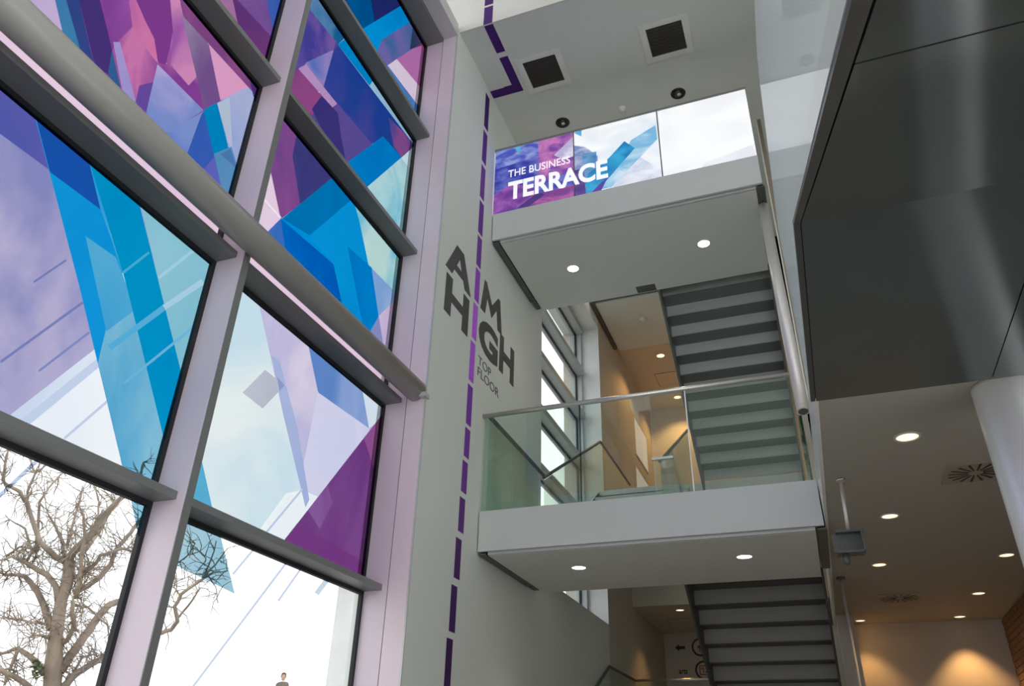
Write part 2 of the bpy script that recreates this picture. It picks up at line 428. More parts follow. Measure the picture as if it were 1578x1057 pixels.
def clusters(pcs):
    """Group convex pieces that touch."""
    def touch(a, b):
        for p, q in ((a, b), (b, a)):
            for v in p:
                for i in range(len(q)):
                    e0 = Vector(q[i]); e1 = Vector(q[(i + 1) % len(q)]); d = e1 - e0; L = d.length_squared
                    t = 0 if L == 0 else max(0, min(1, (Vector(v) - e0).dot(d) / L))
                    if (e0 + d * t - Vector(v)).length < 1e-4: return True
        return False
    todo = list(pcs); out = []
    while todo:
        g = [todo.pop()]; k = 0
        while k < len(g):
            for p in todo[:]:
                if touch(g[k], p): g.append(p); todo.remove(p)
            k += 1
        out.append(g)
    return out
ALL = 'all'
FILM = {
 ('L', 1): [
  ([(190, 715), (280, 590), (310, 700), (361, 915), (216, 845)], (122, 184, 218), (150, 203, 228), 0),
  (strip((-10, 772), (70, 697), 6), (205, 215, 240), None, 0)],
 ('R', 1): [
  ([(278, 578), (308, 699), (361, 915), (216, 845), (150, 600)], (105, 180, 214), (175, 208, 222), 0),
  (strip((292, 1064), (446, 860), 3.4), (216, 224, 241), None, 0), (strip((428, 926), (466, 872), 3.2), (216, 224, 241), None, 0),
  (strip((358, 885), (398, 837), 3.4), (216, 224, 241), None, 0), (strip((487, 915), (509, 886), 8), (218, 226, 238), None, 0)],
 ('L', 2): [
  (ALL, (136, 138, 193), (186, 176, 212), 1.1),
  ([(-60, 150), (40, 120), (75, 262), (0, 207), (-60, 165)], (84, 90, 172), (112, 98, 178), 0),
  ([(148, 536), (155, 563), (200, 780), (20, 780), (-90, 720), (18, 638)], (246, 247, 253), (255, 255, 255), 0),
  ([(148, 536), (152, 550), (28, 650), (14, 640)], (214, 222, 243), (235, 240, 250), 0),
  ([(152, 550), (155, 563), (44, 655), (30, 648)], (178, 192, 226), (205, 215, 238), 0),
  (strip((165, 618), (98, 676), 4), (205, 213, 235), None, 0),
  (strip((51, 435), (101, 401), 3), (116, 126, 182), None, 0), (strip((0, 558), (127, 466), 4), (122, 130, 186), None, 0), (strip((59, 572), (137, 512), 3.5), (132, 140, 194), None, 0),
  ([(45, 150), (120, 210), (135, 242), (194, 440), (251, 673), (262, 760), (200, 770), (121, 440)], (40, 155, 216), (80, 172, 216), 0.7),
  ([(76, 265), (154, 323), (172, 372), (194, 440), (165, 511), (150, 560), (121, 440)], (0, 136, 212), (18, 150, 220), 0),
  ([(163, 505), (194, 440), (251, 673), (262, 760), (200, 770), (150, 560)], (92, 172, 212), (134, 192, 218), 1.3),
  ([(131, 364), (178, 397), (194, 440), (204, 480), (163, 511)], (66, 162, 214), (84, 172, 216), 0),
  ([(45, 145), (133, 236), (154, 323), (76, 265)], (24, 82, 172), (54, 76, 166), 0.9),
  ([(128, 225), (212, 306), (245, 440), (290, 620), (262, 720), (251, 673), (194, 440), (135, 242)], (0, 142, 198), (2, 152, 204), 0.8),
  ([(212, 300), (345, 390), (315, 470), (285, 600), (245, 440)], (134, 192, 212), (154, 204, 222), 0.8),
  (strip((188, 421), (229, 389), 4), (70, 172, 214), None, 0), (strip((244, 428), (300, 384), 5), (164, 207, 226), None, 0),
  (strip((168, 536), (252, 474), 9), (88, 176, 220), None, 0), (strip((252, 474), (312, 434), 9), (170, 207, 228), None, 0), (strip((190, 591), (300, 502), 4), (110, 184, 222), None, 0)],
 ('R', 2): [
  (ALL, (206, 228, 240), (240, 244, 243), 0.9),
  ([(398, 466), (480, 520), (620, 640), (560, 890), (497, 893), (470, 782), (436, 640)], (200, 192, 226), (226, 214, 234), 1.2),
  ([(489, 604), (567, 659), (580, 690), (520, 800), (469, 783), (462, 740)], (220, 216, 240), (236, 234, 248), 1.3),
  ([(440, 760), (465, 755), (500, 770), (520, 800), (500, 900), (390, 880), (400, 815)], (244, 247, 252), (255, 255, 255), 0),
  ([(418, 548), (430, 556), (458, 660), (476, 770), (470, 782), (436, 640)], (182, 190, 226), (170, 182, 224), 0),
  ([(474, 530), (500, 530), (562, 596), (568, 660), (489.5, 604.7)], (100, 138, 204), (150, 172, 220), 1.2),
  ([(556, 590), (605, 630), (590, 645), (568, 660)], (228, 236, 247), (244, 247, 252), 0),
  ([(407.8, 569.9), (438, 594), (404, 629.5), (373, 605)], (190, 192, 206), (206, 208, 218), 0),
  ([(426, 580), (438, 594), (430, 603)], (150, 158, 208), None, 0),
  ([(595, 630), (437, 833), (400, 880), (580, 960)], (112, 56, 128), (126, 74, 140), 1.0),
  ([(595, 630), (560, 675), (576, 722), (598, 690)], (172, 100, 152), (150, 84, 146), 1.2),
  ([(474, 786), (504, 747), (512, 775), (492, 815)], (140, 92, 156), (118, 66, 136), 2.0),
  ([(457.7, 806), (566, 870), (566, 920), (400, 880)], (122, 60, 132), (116, 56, 124), 0),
  ([(307.8, 699), (326, 781), (335, 818), (270, 800), (240, 620), (278, 578)], (92, 178, 212), (120, 192, 218), 0),
  (strip((405, 826), (465, 754), 3.2), (196, 208, 234), None, 0)],
 ('L', 3): [
  (ALL, (128, 66, 146), (168, 96, 164), 1.2),
  ([(-30, -60), (84, -30), (96, 48), (60, 30)], (180, 150, 202), (202, 176, 214), 1.5),
  ([(76, -40), (91, -40), (126, 80), (110, 80), (95, 47), (84, 0)], (54, 116, 164), (66, 128, 174), 0),
  ([(91, -40), (113, -40), (121, 0), (145, 104), (124, 80), (101, 0)], (46, 68, 134), (58, 74, 140), 0),
  ([(113, -40), (143, -40), (153.6, 0), (172, 77), (166, 115), (145, 100), (121, 0)], (66, 48, 114), (72, 52, 122), 0),
  ([(172, 77), (186, 140), (170, 130), (166, 111)], (48, 90, 146), (58, 100, 152), 0),
  ([(143, -40), (267, -40), (275.4, 0), (314.5, 170), (242, 99), (226, 178), (186, 140), (172, 77), (153.6, 0)], (134, 64, 148), (204, 118, 172), 1.9),
  ([(143, -40), (192, -40), (205, 40), (180, 66), (172, 77), (153, 0)], (132, 66, 150), (156, 84, 164), 1.6),
  ([(212, -40), (262, -40), (268, 40), (255, 100), (242, 96), (236, 58), (222, 30), (208, 0)], (128, 60, 142), (140, 72, 154), 0.9),
  ([(198, 0), (209, 0), (223, 32), (237, 60), (243, 98), (234, 88), (216, 62), (203, 40)], (214, 122, 170), (190, 104, 166), 2.2),
  ([(258, -40), (267, -40), (276, 0), (303, 118), (290, 132), (262, 100), (266, 50)], (160, 90, 168), (212, 140, 186), 1.8),
  ([(173.7, 65), (184, 65), (210, 162), (188, 142)], (160, 146, 204), (178, 160, 210), 1.4),
  ([(214, 132), (238, 126), (226, 176), (208, 158)], (104, 74, 158), (146, 98, 168), 2.2),
  ([(242, 99), (313, 170), (257, 206), (224, 176)], (126, 142, 204), (178, 168, 216), 2.0),
  ([(255, 206), (314, 171), (344, 294), (300, 260)], (128, 146, 208), (92, 124, 200), 1.8),
  ([(310, 176), (314, 171), (344, 294), (312, 262), (288, 236)], (46, 94, 182), (66, 92, 180), 1.0),
  ([(312, 262), (331, 240), (344, 294), (330, 282)], (96, 100, 188), (84, 96, 184), 0),
  ([(313, 169), (338, 156), (354, 222), (357, 232), (330, 243)], (0, 124, 186), (0, 132, 192), 0),
  ([(334, 159), (379, 130), (390, 140), (400, 165), (366, 300), (350, 222)], (152, 170, 216), (184, 184, 220), 1.5),
  ([(334, 160), (353, 150), (356, 200), (358, 240), (352, 222)], (176, 200, 212), (186, 190, 216), 1.6),
  ([(329, 237), (356, 226), (367, 262), (360, 314), (342, 296)], (76, 140, 186), (110, 150, 196), 1.4),
  ([(354.6, 229), (364, 260), (339, 238)], (78, 122, 174), None, 0),
  ([(279, 22), (304, 44), (320.5, 68), (338, 151.6), (314.5, 170)], (150, 128, 164), (118, 82, 140), 1.4),
  ([(320.5, 66), (382, 134), (339, 155)], (228, 160, 200), (206, 146, 194), 1.5),
  ([(266, -40), (300, -20), (408, 130), (400, 175), (394, 160), (388, 141), (320, 67), (283, 27), (276, 0)], (128, 70, 130), (156, 88, 146), 1.6),
  ([(382, 110), (410, 132), (398, 170), (393, 160), (388, 141)], (78, 48, 116), None, 0)],
 ('R', 3): [
  (ALL, (226, 200, 226), (236, 212, 232), 0.9),
  ([(437, 165), (470, 205), (514, 274), (432, 338), (415, 257), (426, 200)], (140, 78, 146), (66, 62, 128), 1.1),
  ([(460, 190), (490, 240), (514, 274), (462, 314), (450, 240)], (62, 60, 126), (84, 72, 146), 1.4),
  (strip((400, 300), (432, 336), 3), (246, 232, 244), None, 0),
  ([(536, 296), (630, 395), (613, 458), (570, 420), (546, 340)], (120, 196, 220), (194, 224, 222), 1.6),
  ([(434, 337), (514, 272), (545, 310), (475, 366)], (0, 116, 182), (0, 128, 192), 0.9),
  ([(408, 361), (432, 337), (446, 390), (430, 380)], (58, 110, 192), (80, 118, 196), 0),
  ([(430, 335), (434, 337), (475, 362), (520, 408), (500, 410)], (0, 138, 214), (0, 146, 218), 0),
  ([(432, 337), (514, 408), (532, 490), (440, 390)], (0, 90, 184), (0, 104, 196), 1.2),
  ([(475, 364), (541, 308), (547, 318), (553, 340), (584, 487), (566, 530), (529, 480), (513.5, 408)], (0, 138, 214), (6, 150, 220), 0.8),
  ([(535, 380), (572.7, 413), (584, 487), (562, 520)], (0, 122, 202), (0, 132, 208), 0.9),
  ([(572, 413), (613, 455), (610, 462), (583, 488)], (134, 168, 220), (158, 182, 226), 1.4),
  ([(583, 487), (612, 458), (610, 560), (596, 560), (590, 530)], (196, 178, 216), (212, 190, 222), 0),
  ([(583, 487), (590, 530), (598, 570), (560, 530)], (142, 146, 200), None, 0)],
 ('L', 4): [
  (ALL, (110, 78, 150), (136, 92, 156), 1.2),
  ([(300, -60), (352, -60), (358, 0), (367, 42), (360, 40)], (164, 112, 164), (176, 118, 160), 1.8),
  ([(340, -50), (352, -20), (365, 0), (424, 64), (413, 104), (367, 42), (358, 0)], (112, 58, 122), (82, 46, 116), 1.0),
  ([(404, -40), (450, -40), (436, 40), (424, 64), (414, 20)], (46, 80, 168), (66, 96, 180), 0)],
 ('R', 4): [
  (ALL, (58, 52, 122), (92, 76, 150), 0.9),
  ([(440, 90), (459, 105), (500, 152), (480, 178), (446, 150)], (150, 74, 134), (74, 56, 128), 2.0),
  ([(480, 168), (495, 148), (520, 174), (526, 216), (534, 256), (500, 210)], (58, 50, 120), (64, 54, 126), 0),
  ([(476, 14), (517, 63), (513, 80), (459, 108), (440, 90)], (134, 100, 170), (74, 66, 152), 1.8),
  ([(470, 97), (513, 77), (509, 106), (498, 134), (491, 143)], (56, 110, 188), (150, 134, 198), 1.9),
  ([(459, 106), (471, 99), (498, 134), (519, 160), (512, 166)], (168, 134, 194), (190, 150, 198), 0),
  ([(512, 165), (520, 160), (574, 222), (536, 256), (526, 216), (520, 174)], (94, 78, 152), (110, 80, 152), 1.1),
  ([(474, -30), (490, -30), (536, 60), (520, 71), (516, 63), (476, 14)], (28, 100, 156), (110, 152, 190), 1.7),
  ([(520, 69), (640, 224), (619, 243), (590, 211), (573, 222), (498, 134), (513, 80)], (30, 66, 152), (70, 72, 156), 0.9),
  ([(598, 180), (640, 224), (619, 243), (606, 226)], (86, 72, 152), (152, 82, 142), 1.8),
  ([(520, 69), (540, 50), (650, 215), (638, 224)], (146, 188, 218), (170, 204, 226), 0),
  ([(520, 69), (536, 56), (576, 122), (569, 132)], (0, 150, 222), (0, 136, 200), 0.8),
  ([(589.5, 210), (619, 243), (563, 291), (530, 254)], (0, 134, 208), (0, 120, 198), 1.1),
  ([(562, 291), (619, 242), (634, 263), (632, 390), (622, 380)], (124, 198, 220), (186, 222, 228), 1.6),
  ([(618, 243), (644, 220), (640, 265), (634, 264)], (212, 230, 242), None, 0)],
 ('L', 5): [(ALL, (120, 62, 140), (60, 70, 150), 0.8)],
 ('R', 5): [
  (ALL, (0, 86, 148), (34, 60, 130), 0.8),
  ([(516, -40), (564, -40), (571, 0), (577, 34), (556, 46)], (0, 84, 146), (0, 98, 160), 0),
  ([(564, -40), (600, -40), (624, 5), (577, 34), (571, 0)], (30, 44, 112), (48, 44, 112), 0),
  ([(556, 46), (624, 5), (640, 30), (588, 61), (583, 84)], (0, 142, 218), (0, 156, 226), 0.9),
  ([(588, 61), (640, 29), (658, 60), (597, 102), (580, 82)], (66, 110, 168), (120, 108, 176), 2.0),
  ([(611, 91), (662, 58), (656, 140), (648.7, 137)], (196, 112, 176), (184, 126, 186), 1.3),
  ([(597, 101), (611, 91), (650, 138), (648, 170)], (220, 194, 224), (236, 214, 234), 1.0),
  ([(590, 98), (597, 101), (648, 168), (646, 190)], (70, 122, 190), (86, 136, 200), 0)],
}
FX = GX + 0.004
for key, lst in FILM.items():
    pn, ya, yb, za, zb = PANES[key]
    fr = [(ya, za), (yb, za), (yb, zb), (ya, zb)]
    frp = [(ya, max(za, 4.92)), (yb, max(za, 4.92)), (yb, zb), (ya, zb)] if key[1] == 3 else fr
    shapes = []
    for k, (pts, c1, c2, sc) in enumerate(lst):
        if pts == ALL: shapes.append(frp)
        else:
            shapes.append([(p.y, p.z) for p in (onX(u, v, GX) for u, v in pts)])
    base = []
    cols = [(c1, c2, sc) for (_, c1, c2, sc) in lst]
    pieces = layers(shapes, frp)
    if key[1] == 3:                              # pale pink band along the foot of the row, behind the tube
        pieces.append([[(ya, za), (yb, za), (yb, 4.92), (ya, 4.92)]]); cols.append(((238, 208, 229), (230, 198, 224), 0.8))
    for pcs, (c1, c2, sc) in zip(pieces, cols):
        if not pcs: continue
        fm = film('window_film', c1, c2, sc or 0.8)
        for g in clusters(pcs):
            if sum(abs(area2(p)) for p in g) < 2e-4: continue
            mb = MB()
            for p in g:
                p = ccw(p); mb.add([(FX, a, b) for a, b in p], [list(range(len(p)))])
            mb.build('film', fm, pn)

# grey tube rail running along the window
tb = thing('tube_rail', (-3.163, 2.0, 4.508), 'thick stone-grey tube running along the coloured window', 'tube')
MB().tube([(-3.163, -1.5, 4.608), (-3.163, 5.655, 4.608)], 0.102, 36).build('tube', TUBE, tb)
MB().tube([(-3.163, 5.655, 4.608), (-3.163, 5.668, 4.608)], 0.09, 30).build('end_plate', ALU_D, tb)
for y in (0.9, 3.306): MB().box((-3.25, y - 0.02, 4.60), (-3.17, y + 0.02, 4.64)).build('bracket', ALU_D, tb)
MB().box((-3.10, 5.60, 4.52), (-3.035, 5.69, 4.56)).build('end_bracket', ALU, tb)

# building edge outside the glass
struct('wall_outside', MB().box((-3.74, Y0 + 0.02, -0.16), (-3.565, Y0 + 0.12, 2.90)), mat('outside_render', (0.93, 0.93, 0.90), 0.7), 'pale outer wall edge seen through the lowest pane', 'wall')

# ================================================================== STAIR WINDOW (window_2)
w2 = thing('window_2', (GX, 10.5, 3.67), 'tall stair window with grey transoms behind the landings', 'window', kind='structure')
ALU_L = mat('pale_grey_aluminium', (0.46, 0.49, 0.50), 0.4, metal=0.15, vary=0.03)
rz = [3.67, 4.44, 5.34, 6.25, 7.15, 8.02, 8.9]
for a in (Y1, 12.13): MB().box((-3.56, a, 3.67), (-3.38, a + 0.07, 9.0)).build('jamb', ALU_L, w2)
for i, z in enumerate(rz): MB().box((-3.56, Y1, z), (-3.33, 12.13, z + 0.10)).build('transom', ALU_L, w2)
for i in range(6):
    MB().box((GX - 0.012, Y1 + 0.06, rz[i] + 0.09), (GX - 0.002, 12.14, rz[i + 1] + 0.01)).build('pane', GLASS_W, w2)
    g = MB(); g.box((GX - .02, Y1 + .07, rz[i + 1] - 0.02), (GX + .01, 12.13, rz[i + 1])); g.box((GX - .02, 12.105, rz[i] + .1), (GX + .01, 12.13, rz[i + 1])); g.build('gasket', GASKET, w2)
MB().box((-3.385, 12.196, 3.67), (WX, 12.204, 9.0)).build('reveal_panel', mat('white_reveal', (0.82, 0.83, 0.82), 0.5), w2)

# ================================================================== LANDINGS
def landing(ztop, label, soffit_y1):
    t = thing('stair_landing', (-1.45, 7.8, ztop - 0.38), label, 'landing', 'stair landings')
    MB().box((-2.99, YF + 0.03, ztop - 0.34), (0.15, 8.62, ztop)).build('slab', SOFFIT, t)
    MB().box((-3.045, YF, ztop - 0.375), (0.16, YF + 0.03, ztop + 0.03)).build('fascia', FASCIA, t)
    MB().box((-2.955, YF + 0.075, ztop - 0.405), (0.085, soffit_y1, ztop - 0.34)).build('soffit_panel', SOFFIT, t)
    MB().box((-2.955, YF + 0.045, ztop - 0.402), (0.085, YF + 0.07, ztop - 0.345)).build('shadow_trim', ALU, t)
    for x0 in (-3.05, 0.105):
        MB().box((x0, YF + 0.04, ztop - 0.36), (x0 + 0.06, 8.42, ztop - 0.02)).build('side_channel', STEEL_D, t)
        MB().box((x0 - 0.002, YF + 0.04, ztop - 0.40), (x0 + 0.075, 8.42, ztop - 0.385)).build('channel_flange', STEEL_D, t)
    MB().box((-3.03, 8.42, ztop - 0.404), (-2.97, 8.62, ztop - 0.37)).build('end_bracket', STEEL_D, t)
    return t
LU = landing(Z2, 'upper stair landing below the purple terrace sign', 8.66)
LL = landing(Z1, 'lower stair landing with a clear glass front', 8.74)
MB().box((-1.60, 8.50, Z2 - 0.4062), (-1.345, 8.655, Z2 - 0.404)).build('stringer_bracket', STEEL_D, LU)

def balustrade(z, name, label, clear=True):
    t = thing(name, (-1.45, YF, z), label, 'balustrade')
    return t
# lower landing: clear glass with a steel rail
bz = Z1 + 0.03
gb = thing('glass_balustrade', (-1.45, YF, bz), 'clear glass balustrade with steel handrail on the lower landing', 'balustrade')
for a, b in ((-3.03, -1.985), (-1.975, -0.905), (-0.895, 0.13)):
    MB().box((a, YF + 0.008, bz + 0.001), (b, YF + 0.023, bz + 1.06)).build('glass_panel', GLASS_B, gb)
MB().tube([(-3.06, YF + 0.015, 4.92), (0.09, YF + 0.015, 4.92)], 0.026, 16).build('handrail', STEEL, gb)
for x in (-1.98, -0.90): MB().box((x - 0.005, YF + 0.006, bz + 0.001), (x + 0.005, YF + 0.026, bz + 1.04)).build('joint', STEEL if x > -1 else GLASS_E, gb)
sg = thing('side_balustrade', (-2.99, 7.8, bz), 'glass side guard with handrail along the left wall of the lower landing', 'balustrade')
for a, b in ((7.03, 7.72), (7.74, 8.62)):
    MB().box((-3.00, a, bz + 0.001), (-2.985, b, 4.90)).build('glass_panel', GLASS_B, sg)
MB().tube([(-2.995, 7.03, 4.92), (-2.995, 8.84, 4.90)], 0.024, 14).build('handrail', STEEL_D, sg)
rg = thing('return_balustrade', (0.13, 7.8, bz), 'glass guard along the right end of the lower landing', 'balustrade')
for a, b in ((7.02, 7.8), (7.82, 8.6)): MB().box((0.12, a, bz + 0.001), (0.135, b, 4.85)).build('glass_panel', GLASS_B, rg)
MB().box((0.118, 7.012, bz + 0.001), (0.137, 7.022, 4.75)).build('edge', GLASS_E, rg)
nb_ = thing('newel_glass', (-1.46, 8.75, Z1), 'short glass panel with steel cap between the two flights', 'balustrade')
MB().box((-1.575, 8.745, Z1), (-1.345, 8.76, 4.90)).build('glass_panel', GLASS_B, nb_)
MB().box((-1.59, 8.735, 4.90), (-1.335, 8.775, 4.93)).build('cap', STEEL, nb_)

# upper landing: printed sign panels
sgn = thing('terrace_sign', (-1.45, YF, Z2 + 0.03), 'purple to white printed sign reading THE BUSINESS TERRACE', 'sign')
PW = 0.40
def printm(name, c1, c2, sc=3.0, lo=0.4, hi=0.62):
    M = bpy.data.materials.new(name); M.use_nodes = True
    nt = M.node_tree; b = nt.nodes['Principled BSDF']
    tc = nt.nodes.new('ShaderNodeTexCoord'); mp = nt.nodes.new('ShaderNodeMapping')
    mp.inputs['Location'].default_value = (random.uniform(-9, 9), random.uniform(-9, 9), random.uniform(-9, 9))
    mp.inputs['Scale'].default_value = (1, 1, 1.7)
    n = nt.nodes.new('ShaderNodeTexNoise'); n.inputs['Scale'].default_value = sc; n.inputs['Detail'].default_value = 7; n.inputs['Distortion'].default_value = 0.4
    r = nt.nodes.new('ShaderNodeValToRGB'); r.color_ramp.elements[0].position = lo; r.color_ramp.elements[1].position = hi
    r.color_ramp.elements[0].color = lin(c1) + (1,); r.color_ramp.elements[1].color = lin(c2) + (1,)
    nt.links.new(tc.outputs['Object'], mp.inputs['Vector']); nt.links.new(mp.outputs['Vector'], n.inputs['Vector']); nt.links.new(n.outputs['Fac'], r.inputs['Fac'])
    nt.links.new(r.outputs['Color'], b.inputs['Base Color']); nt.links.new(r.outputs['Color'], b.inputs['Emission Color'])
    b.inputs['Emission Strength'].default_value = PW            # print also emits some of its own colour
    b.inputs['Roughness'].default_value = 0.35
    return M
SZ0, SZ1 = 7.691, 8.755
WHITEP = printm('sign_white', (246, 246, 249), (255, 255, 255), 1.5)
panels = [(-3.05, -1.984), (-1.974, -0.913), (-0.903, 0.155)]
spn = []
for a, b in panels:
    spn.append(MB().box((a, YF + 0.006, SZ0), (b, YF + 0.024, SZ1)).build('sign_panel', WHITEP, sgn))
MB().box((-3.06, YF - 0.006, SZ1), (0.16, YF + 0.03, SZ1 + 0.026)).build('top_rail', ALU_D, sgn)
for x in (-1.979, -0.908): MB().box((x - 0.007, YF + 0.001, SZ0), (x + 0.007, YF + 0.0035, SZ1)).build('joint', STEEL_D, sgn)
PR = [
 ([(740, 220), (885, 200), (896, 300), (750, 345)], (44, 52, 158), (104, 112, 196), 5),
 ([(758, 236), (830, 217), (830, 240), (760, 262)], (70, 84, 186), (150, 160, 220), 6),
 ([(829.6, 217), (884, 202), (884, 262), (829.6, 282)], (118, 64, 160), (200, 120, 184), 5),
 ([(745, 300), (761, 300), (791, 281), (829, 294), (804, 318), (745, 340)], (104, 54, 150), (160, 92, 176), 5),
 ([(820, 300), (884, 284), (884, 306), (800, 324)], (120, 52, 138), (176, 92, 162), 5),
 ([(797, 320), (829, 296), (840, 299), (814, 318)], (62, 44, 116), (84, 56, 134), 4),
 ([(792, 227.7), (802, 225), (802, 238)], (40, 150, 205), (90, 180, 220), 2),
 ([(884, 209), (853.5, 238.6), (868, 246), (884, 240)], (188, 176, 214), (238, 232, 246), 3),
 ([(884, 199), (1016, 165), (1021, 275), (884, 312)], (232, 239, 247), (255, 255, 255), 2.2),
 ([(884, 224), (902, 226), (921, 240), (921, 292), (884, 308)], (120, 140, 190), (200, 205, 228), 5),
 ([(884, 262), (905, 258), (905, 300), (884, 308)], (70, 48, 128), (120, 78, 164), 4),
 ([(897, 236), (919, 233), (919, 289), (902.6, 297)], (60, 124, 180), (120, 166, 206), 4),
 ([(884, 204.5), (896, 200), (896, 210)], (96, 172, 224), None, 0),
 ([(960, 262), (984, 240), (1019, 262), (1021, 277), (925, 300)], (206, 212, 232), (236, 238, 247), 6),
 ([(924, 292), (942, 288), (1013, 214), (1010, 192), (972, 216)], (120, 182, 220), (206, 230, 243), 2.4),
 ([(903, 298), (905, 268), (938, 243), (962, 217), (978, 228), (924, 290)], (0, 122, 184), (44, 164, 212), 4),
 ([(908, 300), (925, 282), (938, 270), (926, 294)], (84, 60, 158), (60, 90, 180), 3),
 ([(1085, 250), (1160, 222), (1166, 240), (1080, 262)], (232, 232, 241), (252, 252, 254), 2),
]
fs_ = [[(p.x, p.z) for p in (onY(u, v, YF) for u, v in pts)] for pts, *_ in PR]
for pi, (a, b) in enumerate(panels):
    pcs = layers(fs_, [(a, SZ0), (b, SZ0), (b, SZ1 - 0.003), (a, SZ1 - 0.003)])
    for k, ps in enumerate(pcs):
        if not ps: continue
        pm = printm('sign_print', PR[k][1], PR[k][2] or PR[k][1], (PR[k][3] or 1.5) * 1.0)
        for g in clusters(ps):
            if sum(abs(area2(p)) for p in g) < 4e-4: continue
            mb = MB()
            for p in g: mb.add([(x, YF + 0.004, z) for x, z in ccw(p)], [list(range(len(p)))])
            mb.build('print', pm, spn[pi])

def text_pts(body, offset=0.0, extrude=0.0, space=1.0):
    cu = bpy.data.curves.new('txt', 'FONT'); cu.body = body; cu.offset = offset; cu.extrude = extrude; cu.space_character = space
    cu.resolution_u = 4
    o = bpy.data.objects.new('txt', cu); C.objects.link(o)
    dg = bpy.context.evaluated_depsgraph_get(); me = bpy.data.meshes.new_from_object(o.evaluated_get(dg))
    vs = [tuple(v.co) for v in me.vertices]; fs = [list(p.vertices) for p in me.polygons]
    bpy.data.objects.remove(o); bpy.data.curves.remove(cu); bpy.data.meshes.remove(me)
    return vs, fs
def text_on(body, plane, at, u0, u1, z0, z1, m, parent, name='letter', offset=0.0, thick=0.004, space=1.0, bold_fit=True):
    """Lettering fitted to a box on a wall: plane 'X' reads along +Y, plane 'Y' reads along +X."""
    vs, fs = text_pts(body, offset, 0.02, space)
    xa = min(v[0] for v in vs); xb = max(v[0] for v in vs); ya = min(v[1] for v in vs); yb = max(v[1] for v in vs)
    out = []
    for x, y, z in vs:
        u = u0 + (x - xa) / (xb - xa) * (u1 - u0); q = z0 + (y - ya) / (yb - ya) * (z1 - z0); d = thick * (z / 0.02 + 1) / 2
        out.append((at + d, u, q) if plane == 'X' else (u, at - d, q))
    return MB().add(out, fs).build(name, m, parent)
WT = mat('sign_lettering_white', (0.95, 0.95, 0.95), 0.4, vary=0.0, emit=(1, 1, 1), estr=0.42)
text_on('THE BUSINESS', 'Y', YF + 0.003, -2.86, -2.03, 8.245, 8.365, WT, sgn, 'lettering', 0.004)
text_on('TERRACE', 'Y', YF + 0.003, -2.855, -1.555, 7.865, 8.165, WT, sgn, 'lettering', 0.034, space=1.0)

# ================================================================== STAIR FLIGHTS
def flight(name, label, x0, x1, ytop, ztop, n, rise, going, down, mr=None, mt=None, ms=None):
    """Folded steel flight. down=+1 falls towards +Y, -1 falls towards the camera."""
    t = thing(name, ((x0 + x1) / 2, ytop, ztop - n * rise), label, 'staircase', 'stair flights')
    md = None
    for i in range(n):
        ya = ytop + down * going * i; yb = ya + down * going
        za = ztop - rise * i; zb = za - rise
        MB().box((x0 + .012, min(ya, ya + down * 0.012), zb - 0.004), (x1 - .012, max(ya, ya + down * 0.012), za)).build('riser', mr or TREAD, t)
        if i < n - 1: MB().box((x0 + .012, min(ya, yb + down * 0.012), zb - 0.012), (x1 - .012, max(ya, yb + down * 0.012), zb)).build('tread', mt or TREAD_SHADE, t)
    s = rise / going
    for x in (x0, x1):
        e = going * (n - 1) + 0.012
        pts = [(ytop, ztop - 0.02), (ytop + down * e, ztop - 0.02 - s * e), (ytop + down * e, ztop - s * e - 0.40), (ytop, ztop - 0.40)]
        MB().prism(pts, 'X', x - 0.012, x + 0.012).build('stringer', ms or STEEL_D2, t)
    return t
STEEL_D2 = mat('stringer_steel', (0.16, 0.175, 0.17), 0.42, metal=0.2, vary=0.08)
flight('stair_flight', 'upper stair flight seen from below, rising to the terrace landing', -1.325, 0.10, 8.67, Z2, 12, 0.174, 0.2575, 1)
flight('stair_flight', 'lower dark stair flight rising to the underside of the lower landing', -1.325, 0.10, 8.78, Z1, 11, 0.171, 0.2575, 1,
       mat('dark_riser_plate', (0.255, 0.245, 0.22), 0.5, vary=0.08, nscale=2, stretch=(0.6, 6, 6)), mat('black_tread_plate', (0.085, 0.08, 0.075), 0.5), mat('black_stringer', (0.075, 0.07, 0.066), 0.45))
flight('stair_flight', 'left stair flight climbing beside the stair window to the half landing', -2.97, -1.56, 11.49, 5.56, 10, 0.173, 0.2575, -1)
def half(z, label):
    t = thing('half_landing', (-1.4, 12.6, z - 0.36), label, 'landing')
    MB().box((-2.96, 11.535, z - 0.34), (0.12, 13.9, z)).build('slab', SOFFIT, t)
    MB().box((-2.96, 11.52, z - 0.36), (-1.55, 11.535, z)).build('fascia', STEEL_D, t)
    return t
half(5.56, 'half landing between the two upper flights')
half(1.95, 'half landing at the foot of the lower flight')
# soffit of the next half landing up
hs = thing('half_landing', (-1.4, 12.6, 9.2), 'pale soffit panel of the topmost half landing beside the upper flight', 'landing')
MB().box((-2.95, 11.68, 9.2), (-0.2, 13.5, 9.26)).build('soffit_panel', SOFFIT, hs)
MB().box((-3.0, 11.66, 9.26), (-0.2, 13.5, 9.5)).build('slab', SOFFIT, hs)
MB().box((-3.03, 11.62, 9.23), (-0.2, 11.66, 9.5)).build('edge_channel', STEEL_D2, hs)
MB().box((-3.05, 11.62, 9.21), (-2.99, 13.45, 9.42)).build('side_channel', STEEL_D, hs)

